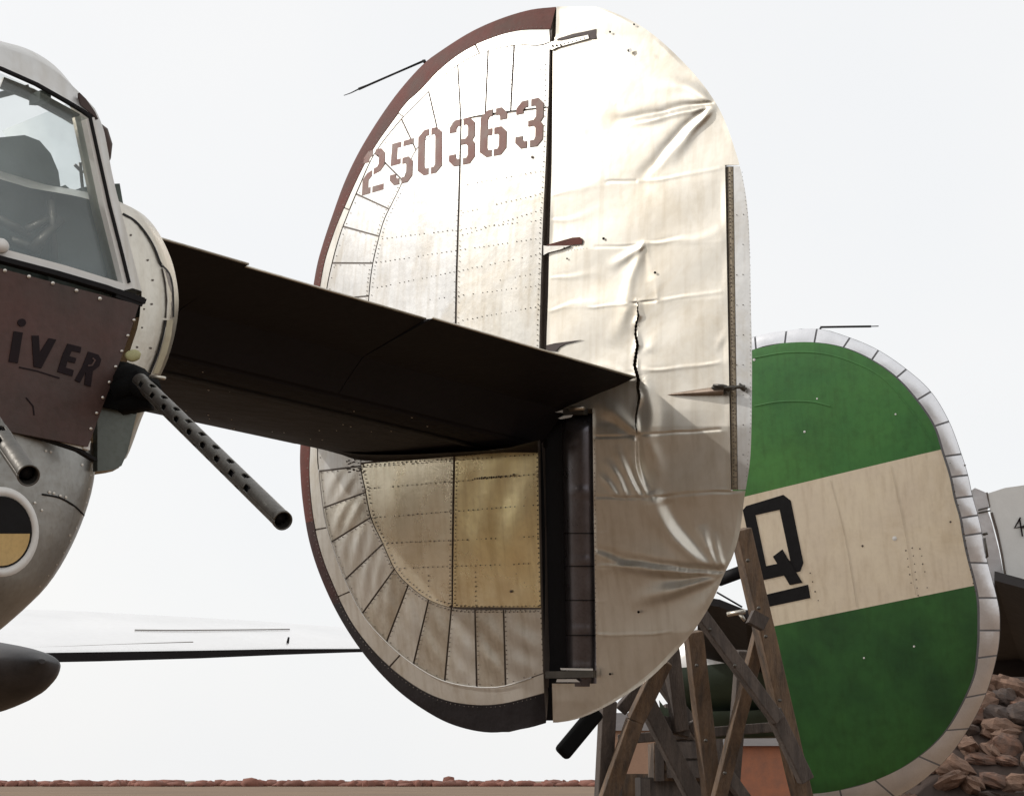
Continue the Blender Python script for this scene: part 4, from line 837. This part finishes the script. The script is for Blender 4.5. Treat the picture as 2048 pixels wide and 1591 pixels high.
GO = [(1408, 706), (1450, 690), (1500, 676), (1530, 667), (1573, 660), (1637, 657), (1700, 675), (1757, 700), (1813, 738), (1862, 783), (1898, 842), (1923, 908), (1936, 950), (1945, 991), (1956, 1030), (1964, 1065), (1972, 1110), (1985, 1160), (1995, 1200), (2000, 1237), (1996, 1300), (1973, 1384), (1937, 1456), (1890, 1520), (1820, 1578), (1740, 1612), (1660, 1628), (1598, 1632)]
GI = [(1413, 727), (1455, 712), (1505, 700), (1530, 692), (1570, 686), (1631, 685), (1689, 695), (1744, 719), (1794, 754), (1835, 799), (1870, 851), (1888, 905), (1903, 953), (1912, 996), (1923, 1035), (1929, 1071), (1937, 1110), (1950, 1160), (1957, 1195), (1959, 1237), (1957, 1300), (1945, 1364), (1893, 1460), (1822, 1523), (1739, 1563), (1660, 1582), (1590, 1588)]
go = Curve(GO); gi = Curve(GI)
def tolocal(P): g_, w = onG(P[:, 0], P[:, 1]); return np.stack([g_, w], 1)
goL, giL = tolocal(go.P), tolocal(gi.P)
aft = tolocal(np.array([(1408., 706.), (1483., 1060.), (1598., 1632.)]))
gtop, gbot = goL[:, 1].max(), goL[:, 1].min(); hg = (gtop-gbot)/2; wm = (gtop+gbot)/2
def HG(g_, w):
    ga = np.interp(w, aft[::-1, 1], aft[::-1, 0]); o_ = np.sqrt(np.clip(1-((w-wm)/hg)**2, 0, 1)); gr = np.interp(w, goR[:, 1], goR[:, 0])
    c = np.clip((g_-ga)/np.maximum(gr-ga, .05), 0, 1); return .13*np.sqrt(np.clip(1-c**2.2, 0, 1))*np.maximum(o_, .0)**.7
ir = np.argsort(goL[:, 1]); ktop = np.argmax(goL[:, 1]); goR = goL[ktop:][::-1]; goR = goR[np.argsort(goR[:, 1])]
kt = np.argmax(giL[:, 1]); giR = giL[kt:]; giR = giR[np.argsort(giR[:, 1])]
topL = goL[:ktop+1]; topLi = giL[:kt+1]
bandU = float(np.mean(tolocal(np.array([(1490., 995.), (1700., 944.), (1880., 900.)]))[:, 1])); bandL = float(np.mean(tolocal(np.array([(1530., 1255.), (1740., 1212.), (1950., 1170.)]))[:, 1]))
def lim(w, outer=True):
    R_ = goR if outer else giR; T_ = topL if outer else topLi
    r = np.interp(w, R_[:, 1], R_[:, 0]); l_ = np.interp(w, aft[::-1, 1], aft[::-1, 0])
    lt = np.interp(w, T_[:, 1], T_[:, 0]); l_ = np.where(w > T_[0, 1], np.maximum(l_, lt), l_); return l_, np.maximum(r, l_+.003)
def body(K, w0, w1, outer, back, off, n_=40):
    ws = np.linspace(w0, w1, n_); l_, r = lim(ws, outer); t = 1-(1-np.linspace(0, 1, 26))**1.6; g_ = l_[:, None]+(r-l_)[:, None]*t; w = np.repeat(ws[:, None], 26, 1)
    K.grid(GW(g_, w, (-1 if back else 1)*HG(g_, w)+(0 if back else off)))
K = MB(); body(K, gbot+.002, gtop-.002, True, False, -.004, 90); body(K, gbot+.002, gtop-.002, True, True, 0, 90)
ws = np.linspace(gbot+.002, gtop-.002, 60); l_, r = lim(ws); K.grid(np.stack([GW(l_, ws, HG(l_, ws)-.004), GW(l_, ws, -HG(l_, ws))], 1))
gfin = K.build('vertical_fin', mat('strip_joint_grey', (.22, .22, .23), .6, .2, .2, 6), bo2, label='green fin with a cream band, rudder missing')
giT, giB = giL[:, 1].max(), giL[:, 1].min()
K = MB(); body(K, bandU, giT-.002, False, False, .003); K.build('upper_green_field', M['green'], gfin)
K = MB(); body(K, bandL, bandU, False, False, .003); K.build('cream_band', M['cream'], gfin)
K = MB(); body(K, giB+.002, bandL, False, False, .003); K.build('lower_green_field', mat('shaded_green_paint', (.042, .165, .030), .5, 0, .4, 1.0, .15, 10, base2=(.013, .062, .017), streak=.3), gfin)  # lower green darkened, stabilizer shade put into its colour
def FG(x, y, off=0.0):                      # measured point on the bulged face
    g_, w = onG(x, y); h = HG(g_, w); g_, w = onG(x, y, h+off); h = HG(g_, w); g_, w = onG(x, y, h+off); return GW(g_, w, h+off)
seams = [(1450, 690), (1510, 673), (1573, 660), (1634, 657), (1700, 675), (1757, 700), (1813, 738), (1862, 783), (1898, 842), (1923, 908), (1936, 950), (1945, 991), (1956, 1030), (1964, 1065), (1976, 1125), (1994, 1195), (2000, 1260), (1996, 1310), (1972, 1386), (1937, 1456), (1880, 1530), (1790, 1592), (1690, 1622)]
inn = [(1455, 712), (1512, 698), (1570, 686), (1629, 685), (1687, 695), (1744, 719), (1794, 754), (1835, 799), (1870, 851), (1892, 912), (1903, 953), (1912, 996), (1923, 1035), (1929, 1071), (1940, 1125), (1957, 1195), (1959, 1260), (1955, 1315), (1932, 1394), (1893, 1460), (1838, 1512), (1750, 1558), (1680, 1578)]
to = [0]+[go.near(p) for p in seams]+[1]; ti_ = [0]+[gi.near(p) for p in inn]+[1]
for i in range(len(to)-1):
    A = sub(go, to[i]+.0012, to[i+1]-.0012, 14); B = sub(gi, ti_[i]+.0012, ti_[i+1]-.0012, 14)
    ruled('leading_edge_panel', A, B, M['strip'], gfin, fs=FG, off=.003, gap=.6, nu=14, nv=6, skirt=.008, pillow=.004)
# painted letter Q and bar
qq = lambda x, y: (1400+x/4.68, 960+y/4.68)
FGo = lambda x, y, o: FG(x, y, .0048+o)
K = MB()
for pl in ([(432, 240), (780, 135), (850, 190), (745, 275), (520, 325), (470, 300)], [(850, 190), (968, 770), (845, 750), (745, 275)], [(968, 770), (940, 850), (770, 893), (620, 802), (720, 780), (845, 750)], [(770, 893), (585, 935), (530, 880), (620, 802)], [(530, 880), (400, 280), (432, 240), (520, 325), (620, 802)]):
    poly_solid(K, [qq(*p) for p in pl], FGo, .001)
K.build('letter_ring', M['black'], gfin, smooth=False)
K = MB(); poly_solid(K, [qq(*p) for p in ((682, 712), (772, 645), (960, 958), (905, 965), (840, 980))], lambda x, y, o: FG(x, y, .0068+o), .001); K.build('letter_tail', M['black'], gfin, smooth=False)
K = MB(); poly_solid(K, [qq(*p) for p in ((570, 1080), (1012, 975), (1033, 1100), (597, 1192))], FGo, .001); K.build('letter_underline', M['black'], gfin, smooth=False)
K = MB()
for P in ([(1825, 1095), (1836, 1190)], [(1812, 1100), (1822, 1165)], [(1840, 1096), (1858, 1190)], [(1620, 1145), (1636, 1200)], [(1900, 925), (1905, 960), (1916, 1010), (1950, 1180)]): row(K, P, 13, 1.5, fs=FG, off=.004, jit=.8)
for x, y, r in ((1725, 1091, 2.5), (1901, 1043, 2.4), (1930, 930, 2)): rivet(K, x, y, r, FG, .004)
K.build('rivets', M['rivet'], gfin, smooth=False, kind='stuff')
K = MB()
for x, y, r in ((1609, 863, 2.5), (1508, 719, 3), (1791, 828, 2), (1634, 797, 2), (1828, 1292, 2.2), (1789, 1076, 5), (1728, 1315, 2)): rivet(K, x, y, r, FG, .004)
K.build('chipped_paint', M['white'], gfin, smooth=False, kind='stuff')
K = MB(); 
for P in ([(1506, 716), (1570, 705), (1640, 706), (1700, 722), (1760, 752), (1810, 805), (1850, 862), (1868, 900)], [(1508, 812), (1560, 803), (1620, 803), (1660, 812)]):
    cc_ = Curve(P).at(np.linspace(0, 1, 30)); K.grid(np.stack([FG(cc_[:, 0], cc_[:, 1]-1.6, .0035), FG(cc_[:, 0], cc_[:, 1], .0075), FG(cc_[:, 0], cc_[:, 1]+1.6, .0035)], 1))
K.build('lap_seam', M['green'], gfin)
K = MB()
for P in ([(1660, 960), (1690, 1080), (1712, 1212)], [(1880, 905), (1905, 1010), (1938, 1165)], [(1780, 930), (1806, 1050), (1830, 1188)]):
    cc_ = Curve(P).at(np.linspace(0, 1, 30)); K.grid(np.stack([FG(cc_[:, 0]-.8, cc_[:, 1]-1.0, .0035), FG(cc_[:, 0], cc_[:, 1], .006), FG(cc_[:, 0]+.8, cc_[:, 1]+1.0, .0035)], 1))
K.build('panel_seam', M['cream'], gfin, kind='stuff')
def gp(x, y): g_, w = onG(np.array(float(x)), np.array(float(y))); return GW(g_, w, 0.)
K = MB(); K.tube([gp(1640, 664), gp(1641, 655)], .008, 6); K.tube([gp(1641, 654), gp(1700, 653), (gp(1742, 652.5))], .008, 6); K.tube([gp(1742, 652.5), gp(1757, 652)], .004, 5); K.build('aerial_rod', M['black'], gfin)
K = MB(); K.tube([gp(1966, 1068), gp(1975, 1066)], .01, 6); K.tube([gp(1966, 1118), gp(1975, 1112), gp(1972, 1092), gp(1969, 1075)], .009, 6); K.build('edge_bracket', M['gun'], gfin)
# its far-side elevator, stabilizer and fuselage end
def g3(x, y, n_): g_, w = onG(np.array(float(x)), np.array(float(y)), n_); return GW(g_, w, n_)
K = MB(); top_ = [g3(1384, 1205, -1.2), g3(1500, 1236, -.3), g3(1620, 1290, -.3), g3(1620, 1290, -3.0)]
A = np.array([g3(1396, 1206, -.35), g3(1440, 1213, -.35), g3(1492, 1234, -.35), g3(1700, 1240, -.35)]); B = np.array([g3(1395, 1318, -3.4), g3(1440, 1330, -3.4), g3(1500, 1350, -3.4), g3(1700, 1360, -3.4)])
K.grid(np.stack([A, B], 0)); K.grid(np.stack([A+(0, 0, .06), B+(0, 0, .10)], 0)); K.grid(np.stack([A, A+(0, 0, .06)], 0)); K.grid(np.stack([B, B+(0, 0, .10)], 0)); K.grid(np.stack([A[:1], B[:1]], 0).repeat(1, 1) if False else np.stack([np.stack([A[0], B[0]]), np.stack([A[0]+(0, 0, .06), B[0]+(0, 0, .10)])], 0))
els = K.build('stabilizer', M['under'], bo2, smooth=False)
K = MB(); K.tube([g3(1455, 1228, -.25), g3(1490, 1222, -.25)], .02, 6); K.tube([g3(1480, 1228, -.25), g3(1490, 1240, -.25)], .015, 6); K.build('hinge_arm', M['alu_g'], els)
K = MB(); K.tube([g3(1434, 1184, -.6), g3(1484, 1213, -.6)], .008, 6); K.box(g3(1436, 1160, -.4), g3(1490, 1140, -.4), .06, .09); K.build('control_strut', M['black'], els)
# fuselage end: metal above, dark paint below
K = MB(); fa0 = g3(1338, 1345, -3.6); fa1 = g3(1900, 1290, -3.6); d = nrm(fa1-fa0); x = nrm(np.cross(d, (0, 0, 1))); y = np.cross(x, d); y = y if y[2] > 0 else -y; rows = []
for t, r in ((0, .14), (.02, .28), (.08, .36), (.3, .42), (1.0, .46), (1.6, .46)):
    th_ = np.linspace(0, 2*math.pi, 33); rows.append(fa0+d*t+np.outer(np.cos(th_), x)*r+np.outer(np.sin(th_), y)*r)
Gf = np.array(rows); up_ = Gf[:, :17]; dn = Gf[:, 16:]
K.grid(up_); K.add(rows[0], [tuple(range(32))]); fu2 = K.build('fuselage', M['alu'], bo2)
K = MB(); K.grid(dn); K.build('lower_fuselage', M['olive'], fu2)
K = MB(); K.grid(np.array([dn[1:, 8]+x*.3, dn[1:, 8]-x*.3, dn[1:, 8]-x*.25-(0, 0, .25), dn[1:, 8]+x*.25-(0, 0, .25)])[[0, 3, 2, 1]]); K.build('belly_fairing', M['olive'], fu2)

# ================================================================== THIRD BOMBER (right edge)
bo3 = thing('bomber', (6.5, 22.0, 0.0), 'pale bomber tail cut by the right edge, dark stabilizer beneath, marked 44', 'aircraft')
D3 = 20.0
nz3 = nrm(np.array((-.25, 0.05, .97))); P3 = ray(2000, 1080)*D3
def on3(x, y, o=0.0): d = ray(x, y); t = (P3@nz3+np.asarray(o))/(d@nz3); return c2w(d*t[..., None])
def plate(name, pts, o, th, m, par): K = MB(); poly_solid(K, pts, lambda x, y, q: on3(x, y, o+q), th); return K.build(name, m, par, smooth=False)
f3 = plate('vertical_fin', [(1912, 1002), (1950, 975), (1973, 985), (1977, 1012), (1975, 1020), (1984, 1045), (1998, 1100), (2010, 1162), (2012, 1178), (1985, 1178), (1900, 1178)], -.1, .12, M['strip'], bo3)
r3 = plate('rudder', [(1976, 986), (2010, 975), (2060, 968), (2140, 985), (2210, 1040), (2240, 1110), (2240, 1200), (2048, 1178), (2014, 1166), (2006, 1120), (1990, 1062), (1981, 1030)], -.1, .13, M['white'], bo3)
plate('fin_bracket', [(1956, 1018), (1980, 1012), (1980, 1015), (1956, 1021)], .03, .01, M['gun'], f3); plate('fin_bracket', [(1956, 1024), (1981, 1019), (1981, 1022), (1957, 1027)], .03, .01, M['gun'], f3)
K = MB(); poly_solid(K, stroke([(1974, 984), (1979, 1012)], 3), lambda x, y, q: on3(x, y, .03+q), .01); poly_solid(K, stroke([(1983, 1024), (1994, 1062), (2004, 1110), (2013, 1168)], 5), lambda x, y, q: on3(x, y, .035+q), .01); K.build('hinge_gap', M['seam'], f3, smooth=False)
for dx in (0, 17):
    K = MB(); poly_solid(K, stroke([(2041+dx, 1034), (2029+dx, 1055), (2047+dx, 1052)], 3), lambda x, y, q: on3(x, y, .032+q), .01); poly_solid(K, stroke([(2039+dx, 1036), (2045+dx, 1072)], 3.2), lambda x, y, q: on3(x, y, .045+q), .01)
    K.build('painted_digit', M['letter'], r3, smooth=False)
K = MB(); A = np.array([at(1990, 1160, 19.2), at(2048, 1176, 18.8), at(2300, 1240, 17.5)]); B = np.array([at(1985, 1345, 25), at(2048, 1345, 25), at(2320, 1345, 25)])
K.grid(np.stack([A, B], 0)); K.grid(np.stack([A+(0, 0, .10), B+(0, 0, .3)], 0)); K.grid(np.stack([A, A+(0, 0, .10)], 0)); K.grid(np.stack([B, B+(0, 0, .3)], 0)); K.grid(np.stack([np.stack([A[0], B[0]]), np.stack([A[0]+(0, 0, .1), B[0]+(0, 0, .3)])], 0))
K.build('stabilizer', M['under'], bo3, smooth=False)
K = MB(); rows = []
for k, r in ((0, .55), (.5, .8), (6, 1.1)):
    c_ = at(1960, 1300, 24.6)+np.array((k, k*.15, 0)); t_ = np.linspace(0, 2*math.pi, 25); rows.append(c_+np.stack([0*t_, np.cos(t_)*r, np.sin(t_)*r*.8], 1))
K.grid(np.array(rows)); K.add(rows[0], [tuple(range(24))]); K.build('fuselage', M['under'], bo3)

# ================================================================== TRESTLES
def beamz(K, pts, w, h, depths, mi=0):
    P = [at(float(x), float(y), dd) for (x, y), dd in zip(pts, depths)]
    d = P[-1]-P[-2]
    if d[2] < 0 and pts[-1][1] > 1570:
        P[-1] = P[-1]+d*((P[-1][2])/-d[2]) if P[-1][2] > 0 else P[-1]
    for a_, b_ in zip(P[:-1], P[1:]): K.box(a_, b_, w, h, up=(0.3, -1, 0), mi=mi)
def member(name, pts, wpx, depth, m, par, h=.10, ddepth=0.0):
    K = MB(); beamz(K, pts, wpx*depth/FP, h, [depth+ddepth*i for i in range(len(pts))]); o = K.build(name, m, par, smooth=False)
    bv = o.modifiers.new('edge', 'BEVEL'); bv.width = .008; bv.segments = 2; return o
t1 = thing('wooden_trestle', (2.4, 12.0, 0), 'weathered timber trestle whose long leg stands right against the black letter Q', 'trestle', 'timber trestles under the tails')
member('leg', [(1481, 1058), (1606, 1600)], 34, 12.0, M['wood'], t1, .12)
member('leg', [(1386, 1262), (1425, 1600)], 34, 12.3, M['wood'], t1)
member('brace', [(1398, 1225), (1556, 1440)], 26, 11.8, M['wood_d'], t1, .09)
member('brace', [(1528, 1236), (1436, 1600)], 27, 12.15, M['wood'], t1, .08)
member('brace', [(1545, 1420), (1612, 1560)], 30, 11.85, M['wood_d'], t1, .08)
member('brace', [(1302, 1335), (1492, 1600)], 24, 13.2, M['wood_d'], t1, .08)
member('brace', [(1486, 1300), (1462, 1600)], 26, 13.3, M['wood_d'], t1, .08)
member('rail', [(1236, 1478), (1560, 1452)], 20, 13.4, M['wood_d'], t1, .08)
for bx, by in ((1496, 1120), (1518, 1215), (1532, 1272), (1560, 1400), (1394, 1330), (1412, 1480), (1420, 1258), (1470, 1330), (1450, 1545)):
    K = MB(); p_ = at(bx, by, 11.74); K.tube([p_, p_+np.array((0, .02, 0))], .012, 8); K.build('bolt', M['gun'], t1)
K = MB(); K.box(at(1500, 1232, 11.82), at(1530, 1248, 11.82), .09, .09); K.build('gusset', M['wood_d'], t1, smooth=False)
t2 = thing('wooden_trestle', (1.2, 12.6, 0), 'dark timber trestle just under the torn rudder, left of the other one', 'trestle', 'timber trestles under the tails')
member('leg', [(1340, 1290), (1360, 1460)], 30, 12.7, M['wood_d'], t2)
member('leg', [(1216, 1400), (1206, 1600)], 30, 12.6, M['wood_d'], t2)
member('brace', [(1328, 1320), (1270, 1440), (1214, 1600)], 33, 12.5, M['wood'], t2, .09)
member('brace', [(1290, 1400), (1402, 1620)], 34, 12.65, M['wood_d'], t2, .09)
member('brace', [(1300, 1440), (1380, 1460), (1420, 1440)], 30, 12.75, M['wood_d'], t2, .09)
K = MB(); K.box(at(1195, 1420, 12.4), at(1122, 1508, 12.2), .12, .08, up=(.3, -1, 0)); o_p = K.build('prop', M['hole'], t2, smooth=False)
b_ = o_p.modifiers.new('edge', 'BEVEL'); b_.width = .03; b_.segments = 3
member('brace', [(1240, 1420), (1345, 1300)], 24, 12.8, M['wood_d'], t2, .08)

# canvas covered stores standing behind the trestles
def crate(xc, ytop, wpx, depth, h, m, label, z0=None):
    c_ = at(xc, ytop, depth); w = wpx*depth/FP; zb = max(c_[2]-h, 0); t = thing('wooden_crate', (c_[0], c_[1], zb), label, 'crate', 'crates stacked behind the trestles')
    ca = np.array((c_[0], c_[1], zb)); hh = c_[2]-zb; K = MB(); K.box(ca+(-w/2, 0, hh/2), ca+(w/2, 0, hh/2), .9, hh-.02, up=(0, 0, 1)); K.build('crate_body', m, t, smooth=False)
    npl = 4
    for i in range(npl):
        z = hh*(i+.5)/npl; K = MB(); K.box(ca+(-w/2, -.47, z), ca+(w/2, -.47, z), .03, hh/npl-.03, up=(0, 0, 1)); K.build('board', m, t, smooth=False)
    for sx in (-1, 1): K = MB(); K.box(ca+(sx*(w/2-.06), -.50, 0.01), ca+(sx*(w/2-.06), -.50, hh-.03), .1, .03, up=(0, 1, 0)); K.build('batten', M['wood_d'], t, smooth=False)
crate(1380, 1408, 110, 21, .85, M['wood_d'], 'dark crate at the top of the stack behind the trestle legs')
crate(1350, 1552, 150, 21, 1.9, M['wood_d'], 'widest dark crate at the bottom of the stack, left of the orange building') 
crate(1366, 1484, 130, 21, .45, M['wood'], 'flat lighter brown crate in the middle of the stack behind the trestle')
crate(1262, 1545, 80, 23, 1.8, M['wood'], 'low brown crate in front of the peach building')

# ================================================================== STONE BANK at the right
bank = thing('stone_bank', (4.8, 17.5, 0), 'brown rubble stone bank at the lower right behind the green fin', 'stone bank')
K = MB(); bx0 = at(1850, 1560, 17.5)
XX = np.linspace(3.4, 9.0, 24); YY = np.linspace(0, 1, 10); rows = []
def bankz(x, k): return max(0, (min(1, (x-3.3)/.9)))**.7*2.75*k**.75
def bankp(x, k): return np.array((x, 16.4+k*2.4, bankz(x, k)))
K.grid(np.array([[bankp(x, k) for x in XX] for k in YY])); K.grid(np.array([[bankp(x, 1), np.array((x, 22, 0))] for x in XX])); K.build('earth_core', M['earth'], bank)
protos = []
for s_ in range(9):
    K = MB(); blob(K, (0, 0, 0), (.5, .5, .5), n=11, m_=8, seed=s_+10, rough=.17); me = mesh('stone', np.concatenate(K.V), K.F, M[('stone', 'stone2', 'stone3')[s_ % 3]], None, smooth=False); protos.append(me.data); bpy.data.objects.remove(me)
rg = random.Random(4)
for i in range(14):
    for j in range(13):
        x = 3.75+j*.25+(i % 2)*.12+rg.uniform(-.12, .12); k = (i+.3+rg.uniform(-.3,.3))/14
        if x-.1 > 6.7: continue
        p = bankp(x, k); o = bpy.data.objects.new('stone', protos[rg.randrange(9)]); COL.objects.link(o); o.parent = bank
        o.location = Vector(p-np.array(bank.location)); o.scale = (rg.uniform(.24, .52), rg.uniform(.2, .34), rg.uniform(.10, .26)); o.rotation_euler = (rg.uniform(-.4, .4), rg.uniform(-.35, .35), rg.uniform(0, 3))

# ================================================================== FAR BUILDINGS AND TREES
def house(x0, x1, yt, depth, wall, label, roofh=.9, nwin=3):
    a = at(x0, HOR, depth); b = at(x1, HOR, depth); zt = CAMH+(HOR-yt)/FP*depth
    c = (a+b)/2; h = thing('brick_building', (c[0], c[1], 0), label, 'building')
    w = b[0]-a[0]; K = MB(); K.box((a[0], c[1]+3, zt/2), (b[0], c[1]+3, zt/2), 6, zt, up=(0, 0, 1)); wl = K.build('wall', wall, h, smooth=False)
    K = MB(); V = [(a[0]-.2, c[1]-.3, zt), (b[0]+.2, c[1]-.3, zt), (b[0]+.2, c[1]+6.3, zt), (a[0]-.2, c[1]+6.3, zt), (a[0]-.2, c[1]+3, zt+roofh), (b[0]+.2, c[1]+3, zt+roofh)]
    K.add(V, [(0, 1, 5, 4), (2, 3, 4, 5), (0, 4, 3), (1, 2, 5), (0, 3, 2, 1)]); K.build('roof', M['roof'], h, smooth=False)
    for i in range(nwin):
        xw = a[0]+w*(i+.5)/nwin; K = MB(); K.box((xw-.35, c[1]-.03, zt*.55), (xw+.35, c[1]-.03, zt*.55), .08, 1.0); wf = K.build('window', M['white'], h, smooth=False)
        K = MB(); K.box((xw-.28, c[1]-.06, zt*.55), (xw+.28, c[1]-.06, zt*.55), .06, .86); K.build('pane', M['black'], wf, smooth=False)
    return h
house(1428, 1590, 1492, 70, M['brick'], 'orange brick building seen between the trestle legs beside the green fin', .5, 0)
house(1222, 1318, 1462, 80, M['plaster'], 'peach plastered building seen through the left trestle', .9, 0)
# long far line of scrub on the horizon
K = MB()
for i in range(900):
    x = random.uniform(-260, 260); y = 560+random.uniform(-30, 30); h = random.uniform(.7, 1.5) if random.random() < .99 else random.uniform(1.6, 2.4); 
    blob(K, (x, y, h*.4), (random.uniform(.8, 3.5), 2, h), n=7, m_=4, seed=i, rough=.3)
K.build('far_scrub', mat('reddish_scrub', (.26, .105, .075), .95, 0, .4, .2, base2=(.16, .075, .055)), None, kind='stuff')
sc = bpy.data.objects['far_scrub']; sc['label'] = 'low reddish scrub line along the far horizon'; sc['category'] = 'scrub'
SC.render.engine = 'CYCLES'
